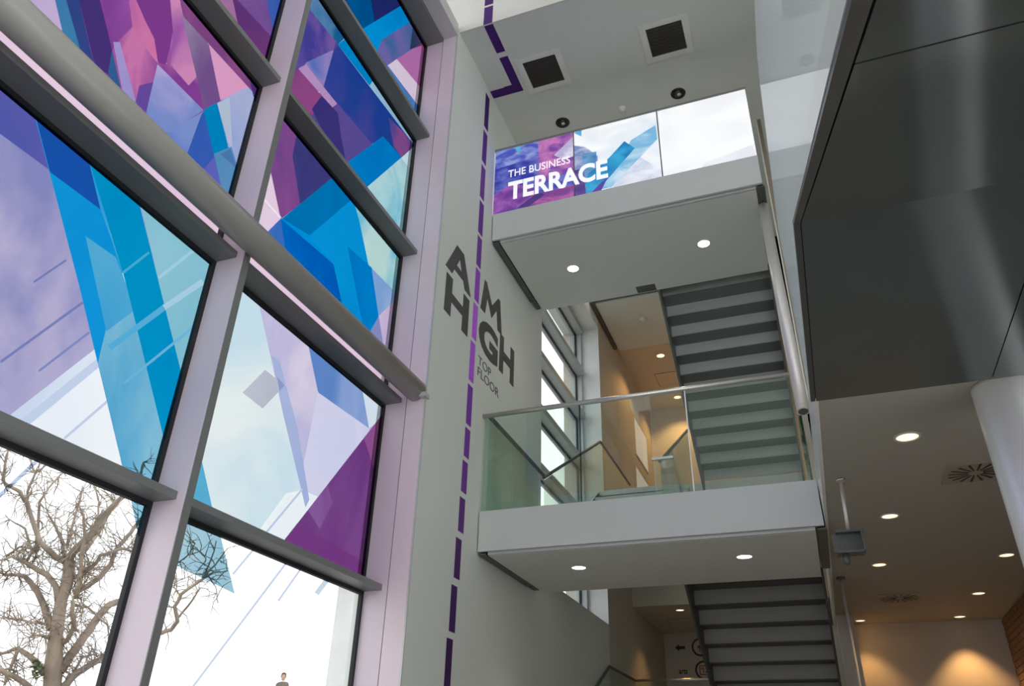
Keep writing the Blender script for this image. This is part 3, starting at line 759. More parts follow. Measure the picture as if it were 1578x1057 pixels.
def rail_glass(name, label, pts, x, h, m=STEEL_D):
    """Handrail along pts (y,z at the rail) with a glass sheet hanging h below it."""
    t = thing(name, (x, pts[0][0], min(p[1] for p in pts) - h), label, 'balustrade')
    MB().tube([(x, y, z) for y, z in pts], 0.022, 12).build('handrail', m, t)
    for (ya, za), (yb, zb) in zip(pts[:-1], pts[1:]):
        MB().prism([(ya + .01, za - h), (yb - .01, zb - h), (yb - .01, zb - 0.03), (ya + .01, za - 0.03)], 'X', x - 0.006, x + 0.006).build('glass_panel', GLASS_B, t)
    return t
rail_glass('stair_balustrade', 'sloping glass guard and rail in front of the stair window', [(8.87, 4.88), (11.83, 6.55), (14.0, 6.53)], -3.0, 0.85)
rail_glass('stair_balustrade', 'sloping glass guard on the inner side of the left flight', [(8.80, 4.90), (11.52, 6.435)], -1.5, 0.9)
lr = rail_glass('stair_balustrade', 'glass guard of the bottom half landing, at the lower edge of the photo', [(9.6, 1.95), (11.9, 3.03), (13.6, 3.03)], -3.0, 0.9)
MB().tube([(-3.0, 13.6, 3.03), (-1.4, 13.6, 3.03)], 0.022, 12).build('handrail', STEEL, lr)
MB().box((-2.99, 13.594, 2.1), (-1.4, 13.606, 3.0)).build('glass_panel', GLASS_B, lr)
MB().tube([(-1.43, 10.9, 2.2), (-1.43, 11.25, 3.0)], 0.02, 10).build('post', STEEL, lr)

# steel tube hanging at the corner of the landings, with the slim post beside it
st = thing('steel_tube', (0.12, 6.9, 4.3), 'brushed steel tube hanging between the landings at their right corner', 'tube')
pa = onZ(1176, 318, Z2 - 0.43); pb = onY(1238, 634, 6.62)
MB().tube([pa, pa + (pb - pa) * 0.5, pb], 0.056, 28).build('tube', SATIN, st)
MB().tube([pb, pb + (pb - pa).normalized() * 0.004], 0.042, 24).build('end_cap', STEEL_D, st)
pp_ = onY(1166, 190, 7.42)
sp = thing('steel_post', (pp_.x, 7.42, Z1), 'slim polished steel post beside the right end of the landings', 'post')
MB().box((pp_.x - 0.006, 7.40, Z1 + 0.03), (pp_.x + 0.006, 7.44, pp_.z)).build('flat', STEEL, sp)
MB().box((pp_.x + 0.008, 7.41, Z1 + 0.03), (pp_.x + 0.05, 7.44, pp_.z + 0.05)).build('backing', mat('bronze_steel', (0.30, 0.25, 0.20), 0.25, metal=0.9), sp)  # brown tint stands in for the warm ceiling mirrored in the strip

# ================================================================== DARK STAIRCASE ON THE RIGHT
ds = thing('clad_staircase', (0.8, 1.0, 0.2), 'staircase clad underneath in dark metal panels, upper right', 'staircase')
SX0, SX1 = 0.147, 1.95
KY, KZ, EY, SL = 2.62, 3.40, 4.32, 0.59
def inc(y): return KZ - (KY - y) * SL
prof = [(EY, KZ + 0.02), (EY, KZ + 0.09), (KY - 0.02, KZ + 0.09), (-2.9, inc(-2.9) + 0.10), (-2.9, inc(-2.9) + 0.02), (KY, KZ + 0.02)]
MB().prism(prof, 'X', SX0 + 0.006, SX1).build('body', DARKT, ds)
def under(x0, x1, ya, yb, name, m):
    t0 = 0.0
    za, zb = (inc(ya), inc(yb)) if yb <= KY + 1e-6 else (KZ, KZ)
    nrm = Vector((0, SL, -1)).normalized() if yb <= KY + 1e-6 else Vector((0, 0, -1))
    th = 0.018
    v = []
    for d in (0, 1):
        for x, y, z in ((x0, ya, za), (x1, ya, za), (x1, yb, zb), (x0, yb, zb)):
            v.append(Vector((x, y, z + 0.02)) + nrm * th * d)
    return MB().add(v, [(0, 1, 2, 3), (7, 6, 5, 4), (0, 4, 5, 1), (1, 5, 6, 2), (2, 6, 7, 3), (3, 7, 4, 0)]).build(name, m, ds)
for a, b in ((-2.85, KY), (KY, EY)): under(SX0, 0.172, a, b, 'edge_trim', DARKT)
ys = [-2.85, -1.0, 0.888, KY]
for i in range(3):
    for xa, xb in ((0.176, 1.056), (1.062, SX1)):
        under(xa, xb, ys[i] + 0.004, ys[i + 1] - 0.003, 'panel', DARKP)
for xa, xb in ((0.176, 1.056), (1.062, SX1)): under(xa, xb, KY + 0.003, EY, 'panel', DARKP)
gp = [(-2.9, inc(-2.9) + 0.012), (KY, KZ + 0.012), (EY, KZ + 0.012), (EY, 4.66), (3.02, 4.66), (2.75, 4.56), (-2.9, inc(-2.9) + 1.09)]
MB().prism(gp, 'X', SX0 - 0.002, SX0 + 0.010).build('glass_side', GLASS_V, ds)
# steel suspension bracket and rods below the right ceiling
bk = thing('steel_bracket', (0.28, 5.95, 2.87), 'grey steel channel bracket hung on a rod right of the lower landing', 'bracket')
MB().tube([(0.305, 5.95, 3.49), (0.29, 5.95, 3.10)], 0.0135, 12).build('rod', SATIN, bk)
MB().tube([(0.305, 5.95, 3.475), (0.305, 5.95, 3.489)], 0.035, 16).build('flange', STEEL, bk)
MB().box((0.172, 5.96, 2.955), (0.365, 5.985, 3.085)).build('web', STEEL_D, bk)
MB().box((0.20, 5.90, 3.085), (0.385, 6.02, 3.10)).build('top_flange', STEEL_D, bk)
MB().box((0.19, 5.90, 2.94), (0.37, 6.02, 2.955)).build('bottom_flange', STEEL_D, bk)
MB().box((0.365, 5.90, 2.955), (0.38, 6.02, 3.085)).build('end_plate', STEEL_D, bk)
MB().tube([(0.245, 5.95, 2.94), (0.24, 5.95, 2.87)], 0.022, 14).build('stub', STEEL_D, bk)
rd = thing('suspension_rod', (0.28, 9.15, 0.0), 'thin steel rod dropping from the low ceiling beside the lower flight', 'rod')
MB().tube([(0.277, 9.12, 3.488), (0.277, 9.12, 0.02)], 0.017, 12).build('rod', SATIN, rd)
MB().tube([(0.277, 9.12, 3.47), (0.277, 9.12, 3.489)], 0.045, 16).build('flange', STEEL_D, rd)

# ================================================================== CEILING FITTINGS
def downlight(p, label, group, r=0.075, lens=LAMP, power=0.0, colr=(1, 0.85, 0.65), spot=1.7, blend=0.6, aim=None):
    x, y, z = p
    t = thing('downlight', (x, y, z), label, 'light', group)
    MB().lathe([(r * 0.93, 0.0), (r * 0.95, -0.006), (r * 1.12, -0.007), (r * 1.17, 0.0)], p, 28).build('trim_ring', mat('light_ring', (0.7, 0.68, 0.64), 0.35), t)
    MB().lathe([(0.001, -0.003), (r * 0.5, -0.004), (r * 0.94, -0.0015)], p, 28).build('lens', lens, t)
    if power:
        L = bpy.data.lights.new('downlight_beam', 'SPOT'); L.energy = power; L.color = colr; L.spot_size = spot; L.spot_blend = blend; L.shadow_soft_size = r * 0.8
        o = bpy.data.objects.new('downlight_beam', L); C.objects.link(o); o.parent = t; o.location = (0, 0, -0.015)
        if aim: o.rotation_euler = aim
    return t
zu, zl = Z2 - 0.405, Z1 - 0.405
downlight((-2.262, 7.83, zu), 'bright downlight in the upper landing soffit, left one', 'landing downlights', 0.075, LAMP, 10)
downlight((-0.607, 7.84, zu), 'bright downlight in the upper landing soffit, right one', 'landing downlights', 0.075, LAMP, 10)
pl1 = onZ(892, 874.5, zl); pl2 = onZ(1147, 857.5, zl)
downlight(tuple(pl1), 'bright downlight in the lower landing soffit, left one', 'landing downlights', 0.075, LAMP, 10)
downlight(tuple(pl2), 'bright downlight in the lower landing soffit, right one', 'landing downlights', 0.075, LAMP, 10)
WARM = (1.0, 0.55, 0.20)
RL = [((1398, 673), 'nearest downlight of the low right ceiling, above the swirl vent', 7), ((1371, 795), 'downlight of the low right ceiling, above the steel bracket', 7),
      ((1355, 870), 'downlight of the low right ceiling, third in the row by the stair', 7), ((1551, 855), 'downlight of the low right ceiling next to the column', 5),
      ((1508, 914), 'downlight of the low right ceiling, second from the back wall', 6), ((1479, 950), 'downlight closest to the warm back wall', 62)]
for (u, v), lb, pw_ in RL:
    p = onZ(u, v, 3.489)
    downlight(tuple(p), lb, 'low ceiling downlights', 0.072 if v < 700 else 0.066, LAMP_W, pw_, WARM, 2.0 if v != 950 else 1.5)
downlight((0.5, 11.66, 3.489), 'downlight washing the back wall beside the lower flight', 'low ceiling downlights', 0.06, LAMP_W, 25, WARM, 1.5)
p = onZ(1018, 548, 9.419); downlight(tuple(p), 'downlight of the deep stair ceiling, nearer one', 'stair ceiling downlights', 0.085, LAMP_W, 75, WARM, 2.3)
p = onZ(1044, 612, 9.419); downlight((p.x, p.y, p.z), 'downlight of the deep stair ceiling, by the end wall', 'stair ceiling downlights', 0.085, LAMP_W, 85, WARM, 2.2)
p = onZ(1048, 940, 4.273); downlight(tuple(p), 'downlight of the lobby ceiling below the lower landing', 'lobby downlights', 0.075, LAMP_W, 26, WARM, 1.9)

def vent(c, s, label):
    x, y, z = c
    t = thing('ceiling_vent', c, label, 'vent', 'terrace ceiling vents')
    fr = mat('vent_frame', (0.66, 0.67, 0.62), 0.5)
    h = s / 2; k = h * 1.36
    for a, b in (((x - k, y - k), (x + k, y - h)), ((x - k, y + h), (x + k, y + k)), ((x - k, y - h), (x - h, y + h)), ((x + h, y - h), (x + k, y + h))):
        MB().box((a[0], a[1], z - 0.012), (b[0], b[1], z)).build('frame', fr, t)
    MB().box((x - h, y - h, z - 0.004), (x + h, y + h, z - 0.001)).build('core', mat('vent_core', (0.03, 0.025, 0.02), 0.6), t)
    for i in range(9):
        yy = y - h + s * (i + 0.5) / 9
        MB().box((x - h, yy - 0.004, z - 0.010), (x + h, yy + 0.004, z - 0.004)).build('slat', mat('vent_slat', (0.035, 0.029, 0.024), 0.5), t)
vent((-2.26, 6.62, 9.6), 0.44, 'square dark vent in the terrace ceiling beside the purple line')
vent((-0.656, 6.65, 9.6), 0.44, 'square dark vent in the terrace ceiling, the right one')
def eyeball(u, v, label):
    p = onZ(u, v, 9.6)
    t = thing('recessed_spotlight', tuple(p), label, 'spotlight', 'unlit ceiling spotlights')
    MB().lathe([(0.06, -0.002), (0.085, -0.012), (0.098, -0.006), (0.10, 0)], p, 26).build('ring', BLACK, t)
    MB().lathe([(0.001, -0.035), (0.04, -0.03), (0.058, -0.012), (0.062, -0.002)], p, 24).build('eyeball', BLACK, t)
    MB().lathe([(0.001, -0.040), (0.022, -0.0385), (0.026, -0.034)], (p.x + 0.012, p.y - 0.01, p.z), 18).build('reflector', STEEL, t)
eyeball(867, 189, 'black unlit spotlight above the lettering of the terrace sign')
eyeball(1045, 144, 'black unlit spotlight above the white end of the terrace sign')
def detector(p, label, r=0.05):
    t = thing('smoke_detector', tuple(p), label, 'smoke detector')
    wm = mat('detector_plastic', (0.72, 0.72, 0.70), 0.4)
    MB().lathe([(r, 0), (r, -0.012), (r * 0.8, -0.02)], p, 24).build('base', wm, t)
    MB().lathe([(r * 0.8, -0.02), (r * 0.62, -0.045), (r * 0.2, -0.05), (0.001, -0.05)], p, 24).build('head', wm, t)
detector(onZ(959, 167, 9.6), 'small white smoke detector between the two black spotlights')
detector(onZ(990, 492, 9.199), 'round grey smoke detector on the pale soffit beside the upper flight', 0.075)
def hatch(u, v, z, s, label):
    p = onZ(u, v, z); t = thing('access_hatch', tuple(p), label, 'hatch')
    MB().box((p.x - s, p.y - s, z - 0.006), (p.x + s, p.y + s, z - 0.0005)).build('door', PLASTER_W, t)
    for a, b in (((-s - .012, -s - .012), (s + .012, -s)), ((-s - .012, s), (s + .012, s + .012)), ((-s - .012, -s), (-s, s)), ((s, -s), (s + .012, s))):
        MB().box((p.x + a[0], p.y + a[1], z - 0.004), (p.x + b[0], p.y + b[1], z - 0.0005)).build('gap', mat('hatch_gap', (0.2, 0.17, 0.13), 0.7), t)
hatch(1034, 583, 9.419, 0.30, 'square access hatch in the warm ceiling beside the upper flight')
hatch(1054, 958, 4.273, 0.28, 'square access hatch in the lobby ceiling')
def swirl(u, v, label, s=0.17):
    p = onZ(u, v, 3.489); t = thing('swirl_diffuser', tuple(p), label, 'vent', 'swirl ceiling vents')
    MB().box((p.x - s, p.y - s, p.z - 0.008), (p.x + s, p.y + s, p.z)).build('plate', mat('diffuser_plate', (0.34, 0.31, 0.25), 0.5), t)
    for i in range(16):
        a = 2 * math.pi * i / 16; ca, sa = math.cos(a), math.sin(a); cb, sb = math.cos(a + .35), math.sin(a + .35)
        q = [(0.05 * ca, 0.05 * sa), (s * .9 * ca, s * .9 * sa), (s * .9 * ca - 0.018 * sa, s * .9 * sa + 0.018 * ca), (0.05 * ca - 0.008 * sa, 0.05 * sa + 0.008 * ca)]
        MB().prism([(p.x + x, p.y + y) for x, y in q], 'Z', p.z - 0.011, p.z - 0.007).build('blade', BLACK, t)
swirl(1503, 727, 'square swirl vent in the low ceiling, partly behind the column', 0.20)
swirl(1386, 921, 'square swirl vent in the low ceiling near the back wall', 0.24)

# ================================================================== LETTERING AND DASHED LINE
def lsurf(c): return tuple(min(1, x / 0.46) for x in lin(c))
dl = thing('dashed_line', (WX, 6.6, 2.2), 'purple dashed vinyl line running up the left wall past the lettering', 'decal')
dc = thing('dashed_line', (-2.8, 6.3, 9.597), 'dark purple dashed vinyl line turning across the terrace ceiling', 'decal')
db = thing('dashed_line', (-2.68, 5.698, 9.6), 'dark purple vinyl dashes on the white wall above the ceiling', 'decal')
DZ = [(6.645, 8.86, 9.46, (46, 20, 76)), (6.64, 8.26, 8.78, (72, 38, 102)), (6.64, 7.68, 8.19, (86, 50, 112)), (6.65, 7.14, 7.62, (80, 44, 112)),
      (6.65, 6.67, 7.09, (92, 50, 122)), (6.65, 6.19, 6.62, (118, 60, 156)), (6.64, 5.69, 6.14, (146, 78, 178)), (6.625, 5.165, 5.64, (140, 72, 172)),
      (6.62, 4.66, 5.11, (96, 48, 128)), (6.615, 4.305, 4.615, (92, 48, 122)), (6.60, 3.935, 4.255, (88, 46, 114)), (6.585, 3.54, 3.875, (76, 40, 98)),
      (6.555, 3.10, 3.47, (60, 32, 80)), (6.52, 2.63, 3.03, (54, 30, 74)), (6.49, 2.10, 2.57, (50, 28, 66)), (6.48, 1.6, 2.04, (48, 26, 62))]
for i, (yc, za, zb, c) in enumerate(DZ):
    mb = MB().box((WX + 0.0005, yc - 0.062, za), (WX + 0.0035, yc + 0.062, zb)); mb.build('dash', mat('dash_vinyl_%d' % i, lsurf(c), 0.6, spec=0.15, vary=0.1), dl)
DP = mat('dash_vinyl_dark', lsurf((46, 18, 72)), 0.6, spec=0.15, vary=0.08)
zc = 9.6
MB().prism([(-3.05, 6.70), (-2.85, 6.70), (-2.85, 6.69), (-2.735, 6.69), (-2.735, 6.23), (-2.62, 6.23), (-2.62, 6.83), (-3.05, 6.83)], 'Z', zc - 0.0035, zc - 0.0005).build('dash', DP, dc)
MB().prism([(-2.735, 5.72), (-2.62, 5.72), (-2.62, 6.15), (-2.735, 6.15)], 'Z', zc - 0.0035, zc - 0.0005).build('dash', DP, dc)
MB().prism([(-2.735, 9.6), (-2.62, 9.6), (-2.62, 9.92), (-2.735, 9.92)], 'Y', 5.696, 5.6995).build('dash', DP, db)
MB().prism([(-2.735, 9.96), (-2.62, 9.96), (-2.62, 10.4), (-2.735, 10.4)], 'Y', 5.696, 5.6995).build('dash', DP, db)
ah = thing('wall_lettering', (WX, 6.8, 5.6), 'large dark grey lettering AIM HIGH on the white wall', 'lettering')
def glyph(polys, u0, u1, z0, z1):
    mb = MB()
    for p in polys: mb.prism([(u0 + x * (u1 - u0), z0 + y * (z1 - z0)) for x, y in p], 'X', WX, WX + 0.004)
    mb.build('letter', LETTER, ah)
LA = [(0, 0), (.36, 1), (.5, 1), (.5, .70), (.40, .40), (.5, .40), (.5, .20), (.32, .20), (.25, 0)]
GA = [LA, [(1 - x, y) for x, y in LA]]
GM = [[(0, 0), (.13, 1), (.22, 1), (.5, .52), (.78, 1), (.87, 1), (1, 0), (.80, 0), (.72, .55), (.5, .12), (.28, .55), (.20, 0)]]
GH = [[(0, 0), (.26, 0), (.26, .385), (.74, .385), (.74, 0), (1, 0), (1, 1), (.74, 1), (.74, .62), (.26, .62), (.26, 1), (0, 1)]]
glyph(GA, 5.835, 6.49, 6.14, 6.56); glyph(GM, 6.77, 7.43, 6.18, 6.62); glyph(GH, 5.875, 6.465, 5.62, 6.08); glyph(GH, 7.385, 7.865, 5.69, 6.19)
text_on('G', 'X', WX, 6.755, 7.33, 5.66, 6.11, LETTER, ah, 'letter', 0.045)
tf = thing('wall_lettering', (WX, 7.0, 5.3), 'thin small lettering TOP FLOOR below the large letters', 'lettering')
text_on('TOP', 'X', WX, 6.785, 7.15, 5.465, 5.57, LETTER, tf, 'lettering', -0.012)
text_on('FLOOR', 'X', WX, 6.785, 7.40, 5.325, 5.43, LETTER, tf, 'lettering', -0.012)

# pale panels in the deep left wall, a glow added to brighten them
PALE_GLOW = mat('frosted_daylit_pane', (0.75, 0.77, 0.78), 0.5, vary=0.03, emit=(0.92, 0.96, 1.0), estr=0.16)
for k, (q, lb) in enumerate((([(978.8, 648), (996.5, 672), (999, 726), (980, 697)], 'upper frosted window in the deep stair wall'), ([(982, 723), (1002, 750), (1003, 790), (983, 790)], 'lower frosted window in the deep stair wall'))):
    P = [onX(u, v, WX + 0.02) for u, v in q]
    ya, yb = (P[0].y + P[3].y) / 2, (P[1].y + P[2].y) / 2; za, zb = (P[2].z + P[3].z) / 2, (P[0].z + P[1].z) / 2
    t = thing('window_%d' % (k + 3), (WX, (ya + yb) / 2, za), lb, 'window', kind='structure')
    MB().box((WX + 0.0005, ya, za), (WX + 0.012, yb, zb)).build('pane', PALE_GLOW, t)
    for a, b in (((ya - .03, za - .03), (yb + .03, za)), ((ya - .03, zb), (yb + .03, zb + .03)), ((ya - .03, za), (ya, zb)), ((yb, za), (yb + .03, zb))): MB().box((WX + 0.0005, a[0], a[1]), (WX + 0.016, b[0], b[1])).build('frame', PLASTER_W, t)

# signs on the lobby wall
SY = 16.735
RED = mat('sign_red', (0.42, 0.08, 0.05), 0.5); SIGNW = mat('sign_face', (0.7, 0.64, 0.56), 0.5); PUR = mat('sign_ring', (0.03, 0.02, 0.04), 0.5)
ar = thing('arrow_sign', (-2.74, SY, 3.93), 'small black arrow pointing left on the lobby wall', 'sign')
MB().prism([(-2.84, 3.995), (-2.755, 4.06), (-2.755, 4.02), (-2.64, 4.02), (-2.64, 3.965), (-2.755, 3.965), (-2.755, 3.92)], 'Y', SY - 0.006, SY + 0.004).build('arrow', PUR, ar)
for (cx_, cz_, lb, kk) in ((-2.33, 3.99, 'round sign with a red pictogram, upper one on the lobby wall', 0), (-2.30, 3.56, 'round sign with a red square symbol, lower one on the lobby wall', 1)):
    t = thing('round_sign', (cx_, SY, cz_ - 0.17), lb, 'sign', 'round lobby signs')
    def disc(r0, r1, y0, y1):
        mb = MB(); n = 32; v = []; f = []
        for j in range(n):
            a = 2 * math.pi * j / n
            for r in (r0, r1):
                for y in (y0, y1): v.append((cx_ + r * math.cos(a), y, cz_ + r * math.sin(a)))
        for j in range(n):
            a = j * 4; b = ((j + 1) % n) * 4
            f += [(a, b, b + 2, a + 2), (a + 1, a + 3, b + 3, b + 1), (a + 2, b + 2, b + 3, a + 3), (a, a + 1, b + 1, b)]
        return mb.add(v, f)
    disc(0.14, 0.175, SY - 0.012, SY + 0.004).build('ring', PUR, t)
    disc(0.001, 0.142, SY - 0.006, SY + 0.004).build('face', SIGNW, t)
    g = MB()
    if kk: 
        for a, b in (((-.09, -.09), (.09, -.07)), ((-.09, .07), (.09, .09)), ((-.09, -.07), (-.07, .07)), ((.07, -.07), (.09, .07)), ((-.02, -.05), (.0, .05)), ((.02, -.05), (.05, -.02)), ((-.055, .01), (-.03, .05))): g.box((cx_ + a[0], SY - 0.010, cz_ + a[1]), (cx_ + b[0], SY - 0.005, cz_ + b[1]))
    else:
        g.box((cx_ - .03, SY - .01, cz_ - .09), (cx_ - .005, SY - .005, cz_ + .02)); g.box((cx_ + .005, SY - .01, cz_ - .09), (cx_ + .03, SY - .005, cz_ + .02)); g.box((cx_ - .06, SY - .01, cz_ - .02), (cx_ + .05, SY - .005, cz_ + .03)); g.box((cx_ - .02, SY - .01, cz_ + .04), (cx_ + .02, SY - .005, cz_ + .08))
    g.build('pictogram', RED, t)
lt = thing('lobby_lettering', (-2.72, SY, 3.49), 'small dark lettering below the arrow on the lobby wall', 'lettering')
text_on('arts', 'Y', SY + 0.004, -2.80, -2.63, 3.50, 3.59, PUR, lt, 'lettering', 0.02)

# ================================================================== OUTSIDE
struct('ground_outside', MB().box((-90, -60, -0.3), (-3.76, 90, -0.16)), mat('outdoor_paving', (0.34, 0.33, 0.31), 0.8, nscale=0.4), 'pale paving outside the window', 'ground')
tz = MB(); tz.prism([(-60, -0.16), (-13.5, -0.16), (-13.5, 2.78), (-60, 2.78)], 'Y', 18, 60)
struct('raised_terrace', tz, mat('terrace_stone', (0.5, 0.48, 0.44), 0.8, nscale=0.6), 'raised stone terrace outside', 'terrace')

# bare tree, traced branch by branch at about 21 m
TD = 21.0
th = ray(95, 1000); hd = Vector((th.x, th.y, 0)).normalized()
def tp(u, v, d=0.0):
    r = ray(u, v); k = (TD + d) / (r.x * hd.x + r.y * hd.y); return EYE + r * k
def pxr(u, v): return TD / (ray(u, v).x * hd.x + ray(u, v).y * hd.y) / FPX
BARK = mat('tree_bark', (0.36, 0.285, 0.225), 0.85, vary=0.4, nscale=3.0, stretch=(1, 1, 0.4), bump=0.4, bscale=14)
root = tp(80, 1057); root = Vector((root.x, root.y, -0.16))
tree = thing('bare_tree', tuple(root), 'large bare tree with spreading branches outside the lower left panes', 'tree')
BRN = [
 [(80.5, 1057, 14), (82.7, 1023, 14), (86, 980, 11), (91, 950, 9.5), (94.5, 924, 9.5), (103, 901, 9.5), (107, 873, 9), (103, 860, 8)],
 [(92, 1034, 8), (114, 1002, 7.6), (137, 972, 7), (154, 947, 6.2), (170, 931, 5.6), (189, 926, 5), (215, 922, 4), (240, 912, 3)],
 [(94, 1060, 6.5), (120, 1036, 5.6), (146, 1021, 5), (170, 1006, 4.6), (205, 990, 4.2), (243, 977, 3.6), (263, 970, 3.4), (273, 958, 3.4), (270, 934, 3), (279, 916, 2.8), (312, 892, 2.2), (332, 870, 1.4), (350, 845, .8)],
 [(312, 892, 1.8), (321, 874, 1.4), (334, 834, .8)], [(312, 892, 1.6), (330, 882, 1.2), (350, 880, .7)], [(274, 954, 2), (296, 925, 1.6), (309, 905, 1)], [(270, 936, 1.4), (252, 933, 1)],
 [(279, 918, 1.5), (268, 905, 1.2), (272, 893, .8), (290, 889, .6)], [(320, 884, 1.2), (332, 905, .8), (336, 930, .5)], [(290, 855, 1), (308, 850, .8), (318, 862, .6), (306, 880, .6)], [(243, 905, 1.8), (270, 870, 1.4), (290, 855, 1), (300, 838, .6)],
 [(79.5, 970, 6.5), (71, 944, 5.6), (58, 912, 5), (41, 890, 4), (28, 886, 3), (6, 885, 2), (-12, 870, 1.4)],
 [(89, 926, 5.6), (86, 903, 5), (73, 886, 4.6), (53.7, 875, 4), (38.7, 868, 3), (19, 858, 2.2), (-5, 864, 1.4)],
 [(69, 1038, 5.4), (47, 1012, 4.6), (28, 1000, 3.6), (4, 1006, 2.4), (-15, 1000, 1.4)], [(27, 1002, 3), (17, 1030, 2.6), (6, 1055, 2)], [(50, 1062, 5), (19, 1040, 4.2), (-10, 1030, 3.6)],
 [(100, 866, 5.6), (86, 858, 5), (62, 836, 4.2), (41, 775, 3.4), (31, 758, 3), (6, 744, 2.4), (6, 723, 2), (12, 694, 1.2)],
 [(42, 775, 2.4), (43, 757, 2.2), (54, 729, 1.8), (79, 711, 1)], [(54, 729, 1.4), (40, 694, .8)], [(56, 850, 2.6), (60, 773, 2.2), (83, 742, 1.6), (104, 722, .8)],
 [(106, 868, 7), (110, 854, 6.6), (137, 827, 6), (158, 796, 5.2), (177, 777, 4.4), (196, 758, 3.6), (215, 735, 2.4), (222, 712, 1.4)], [(129, 850, 3.8), (150, 823, 3.6), (171, 786, 2.8), (190, 765, 1.6)],
 [(116, 920, 4), (120, 914, 3.8), (124, 873, 3.2), (130, 830, 2.6), (129, 794, 2), (122, 780, 1.2)],
 [(112, 912, 4.6), (127, 907, 4.4), (154, 890, 4.2), (172, 868, 3.8), (178, 847, 3.6), (195, 828, 3.4), (212, 806, 3), (230, 790, 2)],
 [(110, 890, 4), (127, 886, 3.8), (148, 868, 3.2), (154, 856, 2.8), (187, 845, 2.6), (208, 850, 2), (230, 852, 1.2)],
 [(98, 990, 4.6), (105, 984, 4.2), (114, 965, 3.8), (112, 950, 3.6), (112, 926, 3.2)], [(114, 932, 2.2), (135, 936, 2), (150, 948, 1.4)], [(150, 950, 2), (165, 962, 1.8), (168, 976, 1.2)],
 [(75, 962, 2.4), (43, 957, 2), (21, 953, 1.8), (-6, 951, 1.2)], [(98, 862, 3.6), (97, 838, 2.8), (89, 817, 2.2), (73, 790, 1.2)], [(104, 842, 2.4), (116, 796, 2), (125, 765, 1.6), (128, 748, .8)], [(140, 822, 2.2), (150, 798, 1.8), (153, 773, 1.6), (144, 744, 1.2), (138, 736, .8)],
 [(78, 985, 2.6), (60, 978, 2.2), (46, 983, 1.2)], [(112, 1040, 2.6), (125, 1015, 2), (140, 1008, 1.4), (155, 1012, .9)], [(40, 868, 2.6), (50, 850, 2.2), (38, 815, 1.8), (15, 800, 1)], [(56, 860, 2.4), (56, 835, 2), (60, 800, 1.4)],
 [(10, 858, 1.8), (30, 843, 1.6), (50, 845, 1.6)], [(126, 880, 1.6), (140, 876, 1.4), (160, 880, 1)],
]
random.seed(11)
twigs = MB(); tips = []
for bi, br in enumerate(BRN):
    drift = 0.0 if bi == 0 else random.uniform(-1, 1) * 1.6
    n = len(br); pts = []; rads = []
    fine = []
    for i in range(n - 1):
        for s_ in range(3):
            t = s_ / 3
            fine.append((tuple(br[i][k] + (br[i + 1][k] - br[i][k]) * t for k in range(3)), (i + t) / (n - 1)))
    fine.append((br[-1], 1.0))
    for (u, v, r), q in fine:
        jit = 0 if bi == 0 else 0.9
        uu, vv = u + random.uniform(-jit, jit), v + random.uniform(-jit, jit)
        d = drift * q
        pts.append(tp(uu, vv, d)); rads.append(max(0.012, r * 0.92 * pxr(u, v)))
        if bi and random.random() < 0.6: tips.append((uu, vv, d))
    if bi == 0:
        pts = [Vector((root.x, root.y, -0.2)), pts[0].lerp(root, 0.5)] + pts; rads = [0.62, 0.42] + rads
    MB().tube(pts, rads, 9 if bi else 14).build('trunk' if bi == 0 else 'branch', BARK, tree)
for (u, v, d) in tips:
    for _ in range(5 if u < 240 else 2):
        a = random.uniform(0, 2 * math.pi); L = random.uniform(10, 44); p = []
        uu, vv = u, v; dd = d
        for s_ in range(5):
            p.append(tp(uu, vv, dd)); a += random.uniform(-.6, .6)
            uu += math.cos(a) * L / 4; vv += math.sin(a) * L / 4 - 0.8; dd += random.uniform(-.12, .12)
        twigs.tube(p, [0.013, 0.011, 0.009, 0.007, 0.004], 4, caps=False)
        if random.random() < 0.6:
            a2 = a + random.choice((-1, 1)) * 0.9; q0 = p[2]; pp = [q0]
            for s_ in range(3): pp.append(pp[-1] + (RIGHT * math.cos(a2) - UP * math.sin(a2)) * 0.11 + Vector((random.uniform(-.03, .03), random.uniform(-.03, .03), 0)))
            twigs.tube(pp, [0.009, 0.008, 0.006, 0.004], 3, caps=False)
twigs.build('twigs', BARK, tree, kind='stuff')
iv = MB()
for _ in range(110):
    c = tp(random.gauss(57, 5), random.gauss(1030, 8), random.uniform(-.35, 0)); a = random.uniform(0, 6.28); s_ = random.uniform(.02, .05)
    e1 = Vector((math.cos(a), math.sin(a), random.uniform(-.5, .5))) * s_; e2 = Vector((-math.sin(a), math.cos(a), random.uniform(-1, 1))) * s_
    iv.add([c - e1, c - e2, c + e1, c + e2], [(0, 1, 2, 3)])
iv.build('ivy', mat('ivy_leaf', (0.16, 0.20, 0.10), 0.6, vary=0.3), tree, kind='stuff')

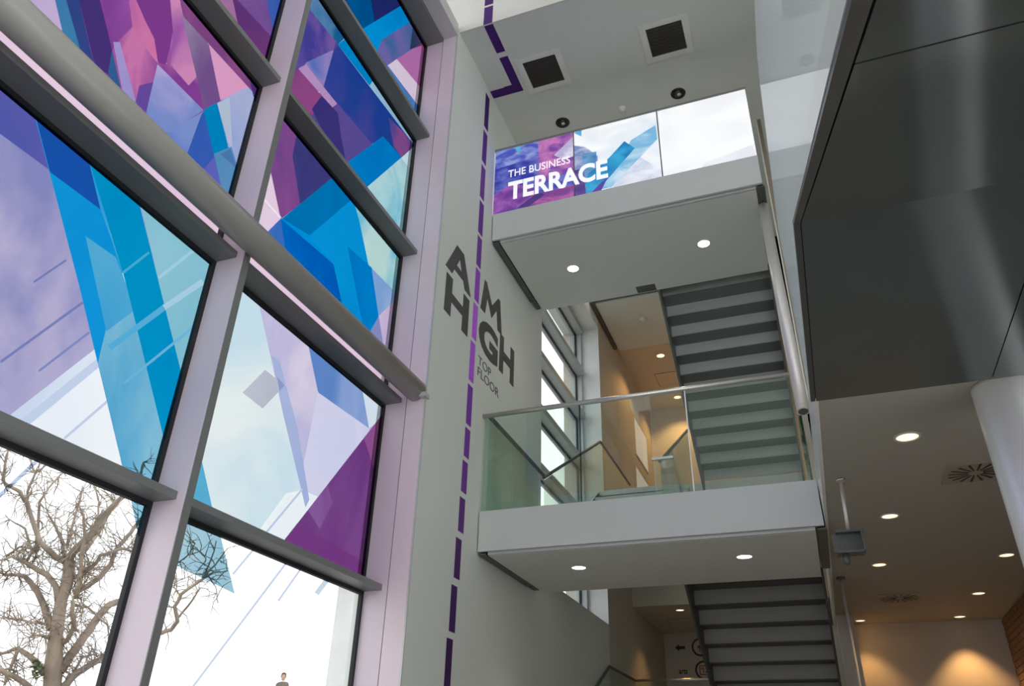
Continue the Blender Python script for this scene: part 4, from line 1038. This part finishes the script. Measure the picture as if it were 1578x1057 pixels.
# person far outside
head = onY(437, 1043, 24.0)
fx, fy, gz = head.x, head.y, 2.78
H = head.z - gz
def skin_person():
    me = bpy.data.meshes.new('coat')
    hz = H
    J = {'pelvis': (0, 0, .92), 'waist': (0, 0, 1.08), 'chest': (0, .01, 1.30), 'neck': (0, 0, 1.47), 'shL': (-.17, 0, 1.40), 'shR': (.17, 0, 1.40), 'elL': (-.23, .02, 1.13), 'elR': (.23, .02, 1.13), 'haL': (-.19, -.14, .95), 'haR': (.19, -.14, .95),
         'hipL': (-.09, 0, .88), 'hipR': (.09, 0, .88), 'knL': (-.10, -.02, .48), 'knR': (.10, .02, .48), 'anL': (-.10, .02, .07), 'anR': (.10, .05, .07), 'toL': (-.11, -.13, .035), 'toR': (.11, -.10, .035)}
    E_ = [('pelvis', 'waist'), ('waist', 'chest'), ('chest', 'neck'), ('chest', 'shL'), ('chest', 'shR'), ('shL', 'elL'), ('elL', 'haL'), ('shR', 'elR'), ('elR', 'haR'), ('pelvis', 'hipL'), ('pelvis', 'hipR'), ('hipL', 'knL'), ('knL', 'anL'), ('anL', 'toL'), ('hipR', 'knR'), ('knR', 'anR'), ('anR', 'toR')]
    R_ = {'pelvis': .15, 'waist': .14, 'chest': .16, 'neck': .055, 'shL': .075, 'shR': .075, 'elL': .05, 'elR': .05, 'haL': .04, 'haR': .04, 'hipL': .09, 'hipR': .09, 'knL': .06, 'knR': .06, 'anL': .045, 'anR': .045, 'toL': .04, 'toR': .04}
    ks = list(J); s = H / 1.60
    me.from_pydata([Vector(J[k]) * s for k in ks], [(ks.index(a), ks.index(b)) for a, b in E_], [])
    o = bpy.data.objects.new('body', me); C.objects.link(o)
    md = o.modifiers.new('skin', 'SKIN'); sd = o.modifiers.new('sub', 'SUBSURF'); sd.levels = 1; sd.render_levels = 1
    for i, k in enumerate(ks): me.skin_vertices[0].data[i].radius = (R_[k] * s, R_[k] * s * .8)
    me.skin_vertices[0].data[0].use_root = True
    me.materials.append(mat('grey_green_coat', (0.10, 0.11, 0.10), 0.8, vary=0.2))
    return o, s
pe = thing('person', (fx, fy, gz), 'person in a dark coat standing far outside, head and shoulders showing', 'person')
bd, ps_ = skin_person(); bd.parent = pe; ORG[bd] = Vector((fx, fy, gz))
hc = Vector((fx, fy, gz + 1.60 * ps_))
hm = MB(); prof = [(0.001, -.125), (.035, -.12), (.058, -.09), (.072, -.03), (.078, .02), (.072, .07), (.05, .105), (.001, .12)]
hm.lathe(prof, hc, 20)
fdir = Vector((-hc.x, -hc.y, 0)).normalized(); sdir = Vector((-fdir.y, fdir.x, 0))
hm.add([hc + fdir * .07 + Vector((0, 0, .02)), hc + fdir * .07 + sdir * .014 - Vector((0, 0, .03)), hc + fdir * .07 - sdir * .014 - Vector((0, 0, .03)), hc + fdir * .098 - Vector((0, 0, .025))], [(0, 1, 3), (0, 3, 2), (1, 2, 3)])
for sg_ in (-1, 1): hm.lathe([(0.001, -.03), (.014, -.01), (.014, .015), (.001, .03)], hc + sdir * sg_ * .078, 8)
hm.build('head', mat('skin_tone', (0.50, 0.33, 0.25), 0.6), bd)
hr = MB().lathe([(.084, -.03), (.090, .03), (.085, .08), (.058, .122), (.001, .138)], hc - fdir * .018 + Vector((0, 0, .01)), 20)
hr.build('hair', mat('dark_hair', (0.05, 0.035, 0.025), 0.7), bd)
